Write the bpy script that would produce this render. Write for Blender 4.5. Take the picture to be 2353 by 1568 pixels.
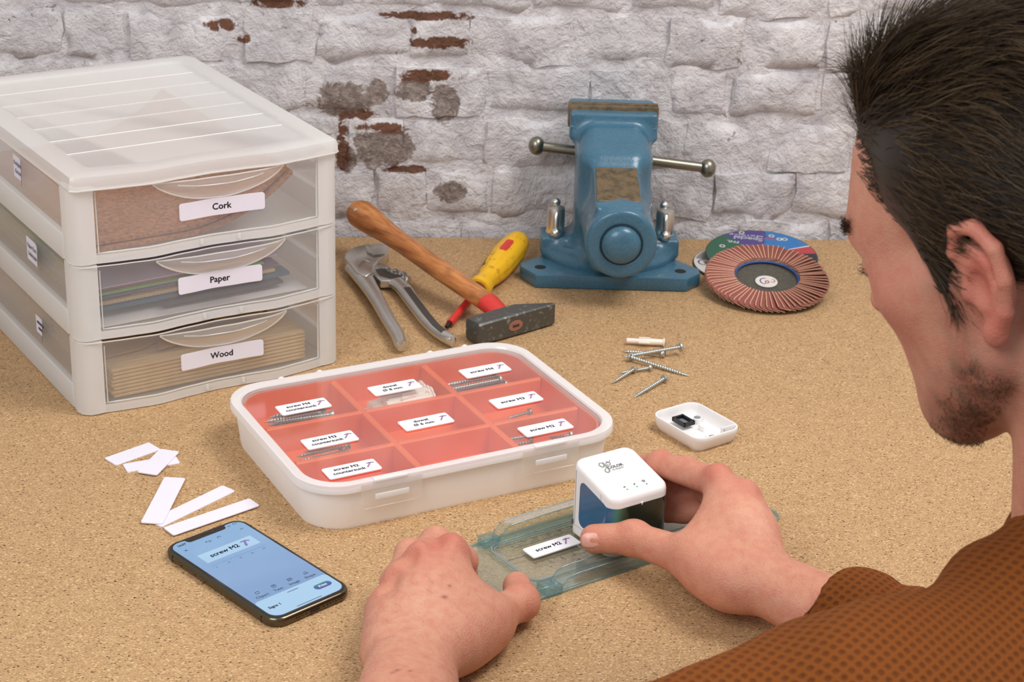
import bpy, bmesh, math, random
import numpy as np
from mathutils import Vector, Matrix, noise
random.seed(7); np.random.seed(7)
for o in list(bpy.data.objects): bpy.data.objects.remove(o, do_unlink=True)
SC = bpy.context.scene
COL = SC.collection
R = math.radians

# ------------------------------------------------------------------ camera
CAM_H, PITCH, ROLL, FPX = 0.701, R(23.1), R(1.98), 4170.0
cp, sp, cr, sr = math.cos(PITCH), math.sin(PITCH), math.cos(ROLL), math.sin(ROLL)
FW = Vector((0, cp, -sp)); dn0 = Vector((0, -sp, -cp)); rt0 = Vector((1, 0, 0))
RT = rt0*cr - dn0*sr; DN = rt0*sr + dn0*cr
CP = Vector((0, 0, CAM_H))
cam_d = bpy.data.cameras.new('camera'); cam = bpy.data.objects.new('camera', cam_d); COL.objects.link(cam)
m = Matrix.Identity(4)
for i in range(3):
    m[i][0] = RT[i]; m[i][1] = -DN[i]; m[i][2] = -FW[i]; m[i][3] = CP[i]
cam.matrix_world = m
cam_d.sensor_width = 36.0; cam_d.lens = 36.0*FPX/2353.0
SC.cycles.transparent_max_bounces = 40
cam_d.clip_start = 0.02; cam_d.clip_end = 50
cam_d.dof.use_dof = True; cam_d.dof.focus_distance = 1.45; cam_d.dof.aperture_fstop = 19.0
SC.camera = cam

# ------------------------------------------------------------------ world and lights
wd = bpy.data.worlds.new('world'); SC.world = wd; wd.use_nodes = True
bg = wd.node_tree.nodes['Background']; bg.inputs[0].default_value = (0.96, 0.97, 1.0, 1); bg.inputs[1].default_value = 0.50
def area(name, loc, target, sx, sy, power, color=(1, 1, 1)):
    d = bpy.data.lights.new(name, 'AREA'); d.shape = 'RECTANGLE'; d.size = sx; d.size_y = sy; d.energy = power; d.color = color
    o = bpy.data.objects.new(name, d); COL.objects.link(o); o.location = loc
    o.rotation_euler = (Vector(target)-Vector(loc)).to_track_quat('-Z', 'Y').to_euler()
    return o
area('softbox_key', (0.85, 1.15, 1.75), (0.0, 1.45, 0.0), 0.8, 0.8, 25, (1, 0.985, 0.96))
area('softbox_fill', (-0.75, 0.15, 1.35), (-0.10, 1.45, 0.05), 0.9, 0.9, 15, (0.97, 0.985, 1))
SC.view_settings.view_transform = 'Standard'; SC.view_settings.look = 'None'
SC.view_settings.exposure = 0.0; SC.view_settings.gamma = 1.0; SC.view_settings.use_curve_mapping = False

# ------------------------------------------------------------------ helpers: places
def at(u, v, z=0.0):
    """point at height z on the line of sight that the photo gives for a table spot"""
    d = FW*FPX + RT*(u-1176.5) + DN*(v-784.0)
    return CP + d*((z-CAM_H)/d.z)
def atd(u, v, depth):
    return CP + (FW*FPX + RT*(u-1176.5) + DN*(v-784.0))*(depth/FPX)

# ------------------------------------------------------------------ helpers: materials
def lin(c):
    c = [x/255.0 for x in c[:3]]
    return tuple(x/12.92 if x <= .04045 else ((x+.055)/1.055)**2.4 for x in c)+(1.0,)
MATS = {}
class NT:
    def __init__(s, name):
        s.m = bpy.data.materials.new(name); s.m.use_nodes = True; s.t = s.m.node_tree; s.N = s.t.nodes; s.L = s.t.links
        s.bsdf = s.N['Principled BSDF']; s.out = s.N['Material Output']
    def n(s, t, **kw):
        x = s.N.new(t)
        for k, v in kw.items(): setattr(x, k, v)
        return x
    def set(s, node, sock, val):
        i = node.inputs[sock]
        if hasattr(val, 'is_linked') or isinstance(val, bpy.types.NodeSocket): s.L.new(val, i)
        else: i.default_value = val
    def coord(s, which='Object', scale=(1, 1, 1), rot=(0, 0, 0), loc=(0, 0, 0)):
        if which == 'World':
            o = s.n('ShaderNodeNewGeometry').outputs['Position']
        else: o = s.n('ShaderNodeTexCoord').outputs[which]
        mp = s.n('ShaderNodeMapping'); s.L.new(o, mp.inputs[0])
        mp.inputs['Scale'].default_value = scale; mp.inputs['Rotation'].default_value = rot; mp.inputs['Location'].default_value = loc
        return mp.outputs[0]
    def noise(s, co, scale, detail=3, rough=.55, dist=0):
        x = s.n('ShaderNodeTexNoise'); s.L.new(co, x.inputs['Vector']); x.inputs['Scale'].default_value = scale
        x.inputs['Detail'].default_value = detail; x.inputs['Roughness'].default_value = rough; x.inputs['Distortion'].default_value = dist
        return x.outputs['Fac']
    def vor(s, co, scale, out='Distance', feature='F1', rnd=1.0):
        x = s.n('ShaderNodeTexVoronoi', feature=feature); s.L.new(co, x.inputs['Vector']); x.inputs['Scale'].default_value = scale
        x.inputs['Randomness'].default_value = rnd
        return x.outputs[out]
    def ramp(s, fac, stops, interp='LINEAR'):
        x = s.n('ShaderNodeValToRGB'); s.L.new(fac, x.inputs[0]); e = x.color_ramp.elements; x.color_ramp.interpolation = interp
        while len(e) < len(stops): e.new(.5)
        for i, (p, c) in enumerate(stops):
            e[i].position = p; e[i].color = c if len(c) == 4 else tuple(c)+(1,)
        return x.outputs[0]
    def bw(s, fac, a, b): return s.ramp(fac, [(a, (0, 0, 0, 1)), (b, (1, 1, 1, 1))])
    def mix(s, fac, a, b, blend='MIX'):
        x = s.n('ShaderNodeMix', data_type='RGBA', blend_type=blend)
        s.set(x, 0, fac); s.set(x, 6, a); s.set(x, 7, b)
        return x.outputs[2]
    def math(s, op, a, b=0.0, clamp=False):
        x = s.n('ShaderNodeMath', operation=op, use_clamp=clamp); s.set(x, 0, a); s.set(x, 1, b)
        return x.outputs[0]
    def bump(s, h, strength=.3, dist=.001):
        x = s.n('ShaderNodeBump'); s.L.new(h, x.inputs['Height']); x.inputs['Strength'].default_value = strength; x.inputs['Distance'].default_value = dist
        s.L.new(x.outputs[0], s.bsdf.inputs['Normal']); return x
    def base(s, c): s.set(s.bsdf, 'Base Color', c)
    def p(s, **kw):
        for k, v in kw.items(): s.set(s.bsdf, k.replace('_', ' '), v)
        return s
def plain(name, rgb, rough=.5, metal=0.0, coat=0.0, var=.06, vscale=60, bump=0.0, bscale=400, spec=.5):
    if name in MATS: return MATS[name]
    t = NT(name); c = lin(rgb); co = t.coord()
    f = t.noise(co, vscale, 4)
    t.base(t.mix(f, tuple(max(0, x*(1-var)) for x in c[:3])+(1,), tuple(min(1, x*(1+var)) for x in c[:3])+(1,)))
    t.p(Roughness=rough, Metallic=metal, Coat_Weight=coat, Specular_IOR_Level=spec)
    if bump: t.bump(t.noise(co, bscale, 3), bump, .0006)
    MATS[name] = t.m; return t.m
def translucent(name, rgb, clear, rough=.35, gloss=.06, tint=None, sss=.5, bumpy=0.0):
    """thin moulded plastic: part of the light passes straight through, the rest is scattered on both sides"""
    t = NT(name); N, L = t.N, t.L; N.remove(t.bsdf)
    c = lin(rgb); tr = N.new('ShaderNodeBsdfTransparent'); tr.inputs[0].default_value = lin(tint) if tint else (1, 1, 1, 1)
    df = N.new('ShaderNodeBsdfDiffuse'); df.inputs[0].default_value = c
    tl = N.new('ShaderNodeBsdfTranslucent'); tl.inputs[0].default_value = c
    m1 = N.new('ShaderNodeMixShader'); m1.inputs[0].default_value = sss; L.new(df.outputs[0], m1.inputs[1]); L.new(tl.outputs[0], m1.inputs[2])
    m2 = N.new('ShaderNodeMixShader'); m2.inputs[0].default_value = clear; L.new(m1.outputs[0], m2.inputs[1]); L.new(tr.outputs[0], m2.inputs[2])
    gl = N.new('ShaderNodeBsdfGlossy'); gl.inputs['Roughness'].default_value = rough; gl.inputs[0].default_value = (1, 1, 1, 1)
    fr = N.new('ShaderNodeLayerWeight'); fr.inputs[0].default_value = .25
    mu = N.new('ShaderNodeMath'); mu.operation = 'MULTIPLY_ADD'; L.new(fr.outputs['Fresnel'], mu.inputs[0]); mu.inputs[1].default_value = .35; mu.inputs[2].default_value = gloss
    m3 = N.new('ShaderNodeMixShader'); L.new(mu.outputs[0], m3.inputs[0]); L.new(m2.outputs[0], m3.inputs[1]); L.new(gl.outputs[0], m3.inputs[2])
    L.new(m3.outputs[0], t.out.inputs[0])
    if bumpy:
        b = N.new('ShaderNodeBump'); b.inputs['Strength'].default_value = bumpy; b.inputs['Distance'].default_value = .0008
        L.new(t.noise(t.coord(), 300, 2), b.inputs['Height']); L.new(b.outputs[0], gl.inputs['Normal']); L.new(b.outputs[0], df.inputs['Normal'])
    MATS[name] = t.m; return t.m
def glow(name, rgb, strength=1.0):
    if name in MATS: return MATS[name]
    t = NT(name); t.base((0.01, 0.01, 0.012, 1)); t.p(Roughness=.08)
    t.set(t.bsdf, 'Emission Color', lin(rgb)); t.set(t.bsdf, 'Emission Strength', strength)
    MATS[name] = t.m; return t.m

# ------------------------------------------------------------------ helpers: geometry
class MB:
    """collects verts and faces, then builds ONE mesh object"""
    def __init__(s): s.v = []; s.f = []; s.mi = []; s.cur = 0
    def add(s, vs, fs):
        b = len(s.v); s.v += [tuple(v) for v in vs]; s.f += [tuple(i+b for i in f) for f in fs]; s.mi += [s.cur]*len(fs); return s
    def box(s, x0, x1, y0, y1, z0, z1):
        v = [(x, y, z) for z in (z0, z1) for x, y in ((x0, y0), (x1, y0), (x1, y1), (x0, y1))]
        return s.add(v, [(3, 2, 1, 0), (4, 5, 6, 7), (0, 1, 5, 4), (1, 2, 6, 5), (2, 3, 7, 6), (3, 0, 4, 7)])
    def loft(s, rings, cap0=True, cap1=True, closed=True):
        n = len(rings[0]); v = [p for r in rings for p in r]; f = []
        for k in range(len(rings)-1):
            for i in range(n if closed else n-1):
                j = (i+1) % n; f.append((k*n+i, k*n+j, (k+1)*n+j, (k+1)*n+i))
        if cap0: f.append(tuple(reversed(range(n))))
        if cap1: f.append(tuple(range((len(rings)-1)*n, len(rings)*n)))
        return s.add(v, f)
    def prism(s, poly, z0, z1, bev=0.0):
        """extruded outline; bev rounds the upper and lower rim by insetting"""
        if bev:
            def inset(p, d):
                n = len(p); out = []
                for i in range(n):
                    a, b, c = Vector(p[i-1]), Vector(p[i]), Vector(p[(i+1) % n])
                    e1 = (b-a); e2 = (c-b)
                    if e1.length < 1e-9 or e2.length < 1e-9: out.append(tuple(b)); continue
                    n1 = Vector((-e1.y, e1.x)).normalized(); n2 = Vector((-e2.y, e2.x)).normalized()
                    q = n1+n2
                    q = q/max(q.dot(n1), .35) if q.length > 1e-6 else n1
                    out.append(tuple(b+q*d))
                return out
            q = inset(poly, bev); h = inset(poly, bev*.3)
            return s.loft([[(x, y, z0) for x, y in q], [(x, y, z0+bev*.3) for x, y in h], [(x, y, z0+bev) for x, y in poly],
                           [(x, y, z1-bev) for x, y in poly], [(x, y, z1-bev*.3) for x, y in h], [(x, y, z1) for x, y in q]])
        return s.loft([[(x, y, z0) for x, y in poly], [(x, y, z1) for x, y in poly]])
    def lathe(s, prof, n=32, M=None, cap0=True, cap1=True):
        rings = []
        for r, z in prof:
            ring = [Vector((r*math.cos(2*math.pi*i/n), r*math.sin(2*math.pi*i/n), z)) for i in range(n)]
            rings.append([tuple(M @ p) if M else tuple(p) for p in ring])
        return s.loft(rings, cap0, cap1)
    def tube(s, pts, rad, n=12, flat=None, up=(0, 0, 1), cap=True):
        """sweep a circle (or ellipse: flat = height/width) along pts; rad per point; flat cap ends"""
        pts = [Vector(p) for p in pts]; rad = rad if hasattr(rad, '__len__') else [rad]*len(pts); rings = []
        flat = flat if hasattr(flat, '__len__') else [flat or 1.0]*len(pts)
        for i, p in enumerate(pts):
            d = (pts[min(i+1, len(pts)-1)]-pts[max(i-1, 0)]).normalized()
            a = d.cross(Vector(up))
            if a.length < 1e-4: a = d.cross(Vector((1, 0, 0)))
            a.normalize(); b = a.cross(d).normalized()
            rings.append([tuple(p+a*(rad[i]*math.cos(2*math.pi*k/n))+b*(rad[i]*flat[i]*math.sin(2*math.pi*k/n))) for k in range(n)])
        return s.loft(rings, cap, cap)
    def sphere(s, c, r, n=16, m=10, sc=(1, 1, 1)):
        prof = [(max(1e-5, r*math.sin(math.pi*k/m)), -r*math.cos(math.pi*k/m)) for k in range(m+1)]
        return s.lathe(prof, n, Matrix.Translation(c) @ Matrix.Diagonal((*sc, 1)))
    def build(s, name, mat, parent=None, smooth=35, mat2=None, bevel=0.0, seg=2, loc=None, rot=None, fix=False):
        me = bpy.data.meshes.new(name); me.from_pydata(s.v, [], s.f)
        mats = mat if isinstance(mat, (list, tuple)) else [mat]
        for x in mats: me.materials.append(x)
        if len(mats) > 1:
            for pl, i in zip(me.polygons, s.mi): pl.material_index = i
        if bevel or fix:
            bm = bmesh.new(); bm.from_mesh(me)
            bmesh.ops.remove_doubles(bm, verts=bm.verts, dist=1e-6)
            bmesh.ops.recalc_face_normals(bm, faces=bm.faces)
            if bevel:
                es = [e for e in bm.edges if len(e.link_faces) == 2 and e.calc_face_angle(0) > R(28)]
                bmesh.ops.bevel(bm, geom=es, offset=bevel, segments=seg, profile=.5, affect='EDGES', clamp_overlap=True)
            bm.to_mesh(me); bm.free()
        me.update()
        if smooth:
            me.polygons.foreach_set('use_smooth', [True]*len(me.polygons)); me.set_sharp_from_angle(angle=R(smooth))
        o = bpy.data.objects.new(name, me); COL.objects.link(o)
        if parent: o.parent = parent
        if loc is not None: o.location = loc
        if rot is not None: o.rotation_euler = rot
        return o
def rrect(w, d, r, n=6, cx=0, cy=0):
    out = []
    for k, (sx, sy) in enumerate(((1, 1), (-1, 1), (-1, -1), (1, -1))):
        for i in range(n+1):
            a = math.pi/2*k + math.pi/2*i/n
            out.append((cx+sx*(w/2-r)+r*math.cos(a), cy+sy*(d/2-r)+r*math.sin(a)))
    return out
def z3(poly, z): return [(x, y, z) for x, y in poly]
def tag(o, label, cat, group=None, kind=None):
    if label: o['label'] = label
    if cat: o['category'] = cat
    if group: o['group'] = group
    if kind: o['kind'] = kind
    return o
def thing(name, label, cat, loc=(0, 0, 0), rotz=0.0, group=None, rot=None):
    o = bpy.data.objects.new(name, None); COL.objects.link(o); o.location = loc
    o.rotation_euler = rot if rot is not None else (0, 0, rotz); o.empty_display_size = .02
    return tag(o, label, cat, group)
def struct(o): o['kind'] = 'structure'; return o
def copy_tree(o, parent=None):
    c = o.copy(); COL.objects.link(c); c.parent = parent
    for ch in o.children: copy_tree(ch, c)
    return c
TXT = {}
def text_mesh(s, size, bold=0.0, align='CENTER', spacing=1.0):
    k = (s, size, bold, align, spacing)
    if k in TXT: return TXT[k]
    cu = bpy.data.curves.new('lettering', 'FONT'); cu.body = s; cu.size = size; cu.align_x = align; cu.align_y = 'CENTER'
    cu.extrude = .00004; cu.resolution_u = 3; cu.space_character = spacing; cu.space_line = .8
    o = bpy.data.objects.new('lettering', cu)
    me = bpy.data.meshes.new_from_object(o); bpy.data.objects.remove(o); bpy.data.curves.remove(cu)
    if bold:
        v = [tuple(x.co) for x in me.vertices]; f = [tuple(p.vertices) for p in me.polygons]; n = len(v); V = []; F_ = []
        for i, (dx, dy) in enumerate(((bold, 0), (-bold, 0), (0, bold), (0, -bold))):
            V += [(x+dx, y+dy, z) for x, y, z in v]; F_ += [tuple(j+i*n for j in q) for q in f]
        me = bpy.data.meshes.new('lettering'); me.from_pydata(V, [], F_); me.update()
    TXT[k] = me; return me
def text(s, size, mat, parent, loc, rot=(0, 0, 0), bold=0.0, align='CENTER', name='lettering', sx=1.0, spacing=1.0):
    me = text_mesh(s, size, bold, align, spacing)
    if me.materials and me.materials[0] != mat: me = me.copy(); me.materials.clear()
    if not me.materials: me.materials.append(mat)
    o = bpy.data.objects.new(name, me); COL.objects.link(o); o.parent = parent; o.location = loc; o.rotation_euler = rot; o.scale = (sx, 1, 1)
    return o

# smooth implicit surfaces: rounded forms blended into one skin, then meshed
class Field:
    def __init__(s, lo, hi, vox):
        s.lo = np.array(lo, float); s.v = vox; s.n = np.ceil((np.array(hi)-s.lo)/vox).astype(int)+1
        s.F = np.full(s.n, 1.0, np.float32); s.ax = [s.lo[i]+vox*np.arange(s.n[i]) for i in range(3)]
    def sub(s, lo, hi):
        a = np.clip(np.floor((np.array(lo)-s.lo)/s.v).astype(int), 0, s.n); b = np.clip(np.ceil((np.array(hi)-s.lo)/s.v).astype(int)+1, 0, s.n)
        sl = tuple(slice(a[i], b[i]) for i in range(3))
        if any(b[i] <= a[i] for i in range(3)): return None, None
        return sl, np.meshgrid(*[s.ax[i][sl[i]] for i in range(3)], indexing='ij')
    def blend(s, sl, d, k, sub=False):
        f = s.F[sl]; d = d.astype(np.float32)
        if sub: d = -d; h = np.maximum(k-np.abs(f-d), 0)/k if k else 0; s.F[sl] = np.maximum(f, d)+h*h*k*.25
        else: h = np.maximum(k-np.abs(f-d), 0)/k if k else 0; s.F[sl] = np.minimum(f, d)-h*h*k*.25
    def cap(s, a, b, ra, rb, k=.006, sub=False):
        a = np.array(a, float); b = np.array(b, float); r = max(ra, rb)+k+3*s.v
        sl, G = s.sub(np.minimum(a, b)-r, np.maximum(a, b)+r)
        if sl is None: return s
        ba = b-a; L = max(ba@ba, 1e-12); t = np.clip(((G[0]-a[0])*ba[0]+(G[1]-a[1])*ba[1]+(G[2]-a[2])*ba[2])/L, 0, 1)
        d = np.sqrt((G[0]-a[0]-t*ba[0])**2+(G[1]-a[1]-t*ba[1])**2+(G[2]-a[2]-t*ba[2])**2)-(ra+(rb-ra)*t)
        s.blend(sl, d, k, sub); return s
    def chain(s, pts, rad, k=.006):
        for i in range(len(pts)-1): s.cap(pts[i], pts[i+1], rad[i], rad[i+1], k)
        return s
    def ell(s, c, rad, k=.006, M=None, sub=False):
        c = np.array(c, float); rad = np.array(rad, float); r = rad.max()+k+3*s.v
        sl, G = s.sub(c-r, c+r)
        if sl is None: return s
        q = [G[i]-c[i] for i in range(3)]
        if M is not None: q = [M[0][i]*q[0]+M[1][i]*q[1]+M[2][i]*q[2] for i in range(3)]   # columns of M are the axes
        k0 = np.sqrt(sum((q[i]/rad[i])**2 for i in range(3))); k1 = np.sqrt(sum((q[i]/rad[i]**2)**2 for i in range(3)))
        s.blend(sl, k0*(k0-1)/np.maximum(k1, 1e-9), k, sub); return s
    def fn(s, lo, hi, func, k=.006, sub=False):
        sl, G = s.sub(np.array(lo)-k-3*s.v, np.array(hi)+k+3*s.v); s.blend(sl, func(*G), k, sub); return s
    def box(s, c, h, r=.002, k=.006, rx=0.0, sub=False):
        c = np.array(c, float); h = np.array(h, float)-r; R_ = np.linalg.norm(h)+r; ca, sa = math.cos(rx), math.sin(rx)
        def fu(X, Y, Z):
            x, y, z = X-c[0], Y-c[1], Z-c[2]; y, z = y*ca+z*sa, -y*sa+z*ca
            q = [np.abs(x)-h[0], np.abs(y)-h[1], np.abs(z)-h[2]]
            return np.sqrt(sum(np.maximum(t, 0)**2 for t in q))+np.minimum(np.maximum(np.maximum(q[0], q[1]), q[2]), 0)-r
        return s.fn(c-R_, c+R_, fu, k, sub)
    def cyl(s, c, ax, rad, half, r=.002, k=.006, sub=False, sq=1.0):
        c = np.array(c, float); o1, o2 = [i for i in range(3) if i != ax]; e = np.full(3, rad/min(sq, 1.0)); e[ax] = half
        def fu(*G):
            p = [G[i]-c[i] for i in range(3)]; q0 = np.sqrt(p[o1]**2+(p[o2]/sq)**2)-(rad-r); q1 = np.abs(p[ax])-(half-r)
            return np.sqrt(np.maximum(q0, 0)**2+np.maximum(q1, 0)**2)+np.minimum(np.maximum(q0, q1), 0)-r
        return s.fn(c-e, c+e, fu, k, sub)
    def merge(s, o, k): s.blend(tuple(slice(0, n) for n in s.n), o.F, k); return s
    def mesh(s, smooth=0):
        F = s.F; S = F < 0; n = s.n; acc = np.zeros((*(n-1), 3), np.float32); cnt = np.zeros(tuple(n-1), np.float32)
        quads = []; idx = np.arange(np.prod(n-1)).reshape(tuple(n-1))
        for ax in range(3):
            i0 = [slice(None)]*3; i1 = [slice(None)]*3; i0[ax] = slice(0, -1); i1[ax] = slice(1, None); i0 = tuple(i0); i1 = tuple(i1)
            X = S[i0] != S[i1]; w = np.argwhere(X)
            f0 = F[i0][X]; f1 = F[i1][X]; t = f0/(f0-f1); pos = w.astype(np.float32); pos[:, ax] += t
            o1, o2 = [a for a in range(3) if a != ax]
            cells = []
            for d1 in (0, -1):
                for d2 in (0, -1):
                    c = w.copy(); c[:, o1] += d1; c[:, o2] += d2
                    ok = np.all((c >= 0) & (c < n-1), axis=1); cc = c[ok]
                    np.add.at(acc, tuple(cc.T), pos[ok]); np.add.at(cnt, tuple(cc.T), 1)
            inn = (w[:, o1] > 0) & (w[:, o2] > 0) & (w[:, o1] < n[o1]-1) & (w[:, o2] < n[o2]-1); w2 = w[inn]; sg = S[i0][X][inn]
            def cid(d1, d2):
                c = w2.copy(); c[:, o1] += d1; c[:, o2] += d2; return idx[tuple(c.T)]
            q = np.stack([cid(-1, -1), cid(0, -1), cid(0, 0), cid(-1, 0)], 1)
            flip = sg if ax != 1 else ~sg
            q[~flip] = q[~flip][:, ::-1]; quads.append(q)
        Q = np.concatenate(quads); used = np.unique(Q); mp = np.full(idx.size, -1); mp[used] = np.arange(len(used))
        P = acc.reshape(-1, 3)[used]/cnt.reshape(-1)[used][:, None]; V = s.lo+P*s.v; Q = mp[Q]
        for _ in range(smooth):
            a = np.zeros_like(V); c = np.zeros(len(V))
            for i in range(4):
                j = (i+1) % 4
                np.add.at(a, Q[:, i], V[Q[:, j]]); np.add.at(c, Q[:, i], 1); np.add.at(a, Q[:, j], V[Q[:, i]]); np.add.at(c, Q[:, j], 1)
            V = V*.4+.6*a/np.maximum(c, 1)[:, None]
        return V, Q
def soft_obj(name, V, Q, mat, parent, colors=None):
    me = bpy.data.meshes.new(name); me.from_pydata(V.tolist(), [], Q.tolist()); me.materials.append(mat)
    me.polygons.foreach_set('use_smooth', [True]*len(me.polygons))
    if colors is not None:
        at_ = me.color_attributes.new('Col', 'FLOAT_COLOR', 'POINT'); at_.data.foreach_set('color', np.concatenate([colors, np.ones((len(colors), 1))], 1).astype(np.float32).ravel())
    o = bpy.data.objects.new(name, me); COL.objects.link(o); o.parent = parent; return o
# ================================================================== the setting
YAW = R(4.9)
def chipboard():
    t = NT('chipboard'); co = t.coord()
    mott = t.noise(co, 45, 4, .6)
    fine = t.noise(co, 900, 3, .6)
    c = t.mix(t.bw(fine, .30, .70), lin((166, 128, 88)), lin((204, 168, 124)))
    c = t.mix(t.math('MULTIPLY', t.bw(mott, .40, .68), .22), c, lin((166, 128, 88)))
    def flecks(scale, rot, thr, col, amt, c, sx=1.0, w=.32):
        cc = t.coord(scale=(1, sx, 1), rot=(0, 0, rot))
        wob = t.n('ShaderNodeVectorMath', operation='ADD'); t.L.new(cc, wob.inputs[0])
        nz = t.n('ShaderNodeTexNoise'); t.L.new(cc, nz.inputs['Vector']); nz.inputs['Scale'].default_value = scale*.4
        sc = t.n('ShaderNodeVectorMath', operation='SCALE'); t.L.new(nz.outputs['Color'], sc.inputs[0]); sc.inputs['Scale'].default_value = 1.2/scale
        t.L.new(sc.outputs[0], wob.inputs[1])
        v = t.n('ShaderNodeTexVoronoi'); t.L.new(wob.outputs[0], v.inputs['Vector']); v.inputs['Scale'].default_value = scale
        pick = t.n('ShaderNodeSeparateColor'); t.L.new(v.outputs['Color'], pick.inputs[0])
        a = t.bw(pick.outputs[0], thr, min(1, thr+.03)); d = t.ramp(v.outputs['Distance'], [(w*.55, (1, 1, 1, 1)), (w, (0, 0, 0, 1))])
        f = t.math('MULTIPLY', t.math('MULTIPLY', a, d), amt)
        return t.mix(f, c, col)
    c = flecks(330, .5, .74, lin((238, 208, 160)), .9, c, 3.2, .44)
    c = flecks(420, -.7, .76, lin((234, 200, 150)), .8, c, 3.4, .44)
    c = flecks(560, 1.2, .58, lin((138, 96, 56)), .75, c, 2.2, .48)
    c = flecks(430, .2, .76, lin((104, 72, 42)), .9, c, 2.4, .46)
    c = flecks(340, -.3, .88, lin((52, 36, 24)), 1.0, c, 1.9, .40)
    c = flecks(170, .9, .955, lin((58, 40, 28)), .95, c, 3.0, .28)
    t.base(c); t.p(Roughness=.62, Specular_IOR_Level=.25); t.bump(fine, .12, .0004)
    return t.m
bench = thing('workbench', 'chipboard workbench top with fine dark flecks carrying all the tools and boxes', 'workbench', (.0076, 1.943, -.75), YAW)
mb = MB().box(-1.25, 1.25, -.955, 0, .722, .75)
mb.build('table_top', chipboard(), bench, bevel=.0012)
steel_leg = plain('bench_leg_paint', (70, 72, 75), .5)
for x in (-1.15, 1.15):
    for y in (-.88, -.08): MB().box(x-.03, x+.03, y-.03, y+.03, 0, .722).build('leg', steel_leg, bench, bevel=.003)
MB().box(-3, 3, -1.5, 2.6, -.80, -.75).build('floor', plain('concrete_floor', (120, 118, 114), .8, bump=.2, bscale=60)); struct(bpy.data.objects['floor'])

# ---- whitewashed brick wall, every brick its own piece
WO = Vector((.0076, 1.957, 0)); EX = Vector((math.cos(YAW), math.sin(YAW), 0))
def brick_paint():
    t = NT('whitewashed_brick'); N, L = t.N, t.L
    co = t.coord('World', rot=(0, 0, -YAW), loc=(0, 0, 0))
    # wall coordinates: x along the wall, z up
    n1 = t.noise(co, 26, 5, .6); n2 = t.noise(co, 150, 4, .65); n3 = t.noise(co, 70, 6, .7, .6)
    c = t.mix(t.bw(n1, .32, .68), lin((204, 198, 200)), lin((236, 231, 231)))
    c = t.mix(t.math('MULTIPLY', t.bw(n2, .56, .72), .35), c, lin((180, 173, 174)))
    # worn spots of bare brick and grime in their own places
    def blob(cx, cz, rx, rz):
        p = WO + EX*cx; 
        v = t.n('ShaderNodeVectorMath', operation='SUBTRACT'); L.new(t.n('ShaderNodeNewGeometry').outputs['Position'], v.inputs[0]); v.inputs[1].default_value = (p.x, p.y, cz)
        s = t.n('ShaderNodeVectorMath', operation='MULTIPLY'); L.new(v.outputs[0], s.inputs[0]); s.inputs[1].default_value = (1/rx, .0, 1/rz)
        ln = t.n('ShaderNodeVectorMath', operation='LENGTH'); L.new(s.outputs[0], ln.inputs[0])
        return t.math('SUBTRACT', 1.0, ln.outputs['Value'], True)
    def blobs(lst):
        acc = None
        for b in lst:
            x = blob(*b); acc = x if acc is None else t.math('MAXIMUM', acc, x)
        return acc
    wob = t.math('MULTIPLY', t.math('SUBTRACT', n3, .5), 1.5)
    bare = blobs([(-.2024, .1545, .045, .036), (-.166, .1635, .018, .026), (-.126, .168, .034, .022), (-.092, .152, .026, .034), (-.16, .101, .052, .036), (-.200, .088, .018, .03), (-.083, .050, .03, .02), (-.145, .1, .03, .03)])
    fb = t.math('ADD', bare, t.math('MULTIPLY', wob, t.math('MULTIPLY', bare, 1.6)))
    mask = t.bw(fb, .34, .42)
    brickc = t.mix(t.bw(n2, .4, .62), lin((132, 119, 112)), lin((170, 156, 149)))
    red = blobs([(-.185, .137, .034, .010), (-.160, .124, .05, .010), (-.105, .184, .06, .012), (-.205, .105, .014, .05), (-.1267, .2345, .007, .009), (-.098, .2204, .06, .012), (-.115, .250, .09, .008), (-.2719, .262, .05, .012), (-.335, .236, .03, .012), (-.31, .222, .012, .012), (-.135, .075, .04, .008)])
    fr = t.math('ADD', red, t.math('MULTIPLY', wob, t.math('MULTIPLY', red, 2.2)))
    brickc = t.mix(t.bw(fr, .1, .5), brickc, lin((118, 86, 72)))
    c = t.mix(mask, c, brickc)
    c = t.mix(t.bw(fr, .38, .54), c, t.mix(n2, lin((84, 64, 50)), lin((138, 92, 72))))
    # fine dirt flecks that sit in the pores of the paint
    pores = t.bw(n3, .635, .69)
    c = t.mix(t.math('MULTIPLY', pores, .75), c, lin((104, 92, 86)))
    stn = t.bw(t.noise(t.coord('World', scale=(1, 1, 3.2), rot=(0, 0, -YAW)), 34, 5, .65, .7), .62, .70)
    c = t.mix(t.math('MULTIPLY', stn, .55), c, lin((116, 106, 100)))
    t.base(c); t.p(Roughness=.75, Specular_IOR_Level=.2)
    n5 = t.noise(co, 48, 6, .68, .9)
    h = t.math('ADD', t.math('MULTIPLY', n5, 1.05), t.math('MULTIPLY', n1, 1.2))
    h = t.math('ADD', h, t.math('ADD', t.math('MULTIPLY', n2, .25), t.math('MULTIPLY', n3, -.5)))
    t.bump(h, 1.0, .0062)
    return t.m
bp = brick_paint()
wall = thing('wall_back', None, None, WO, YAW); struct(wall)
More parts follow.
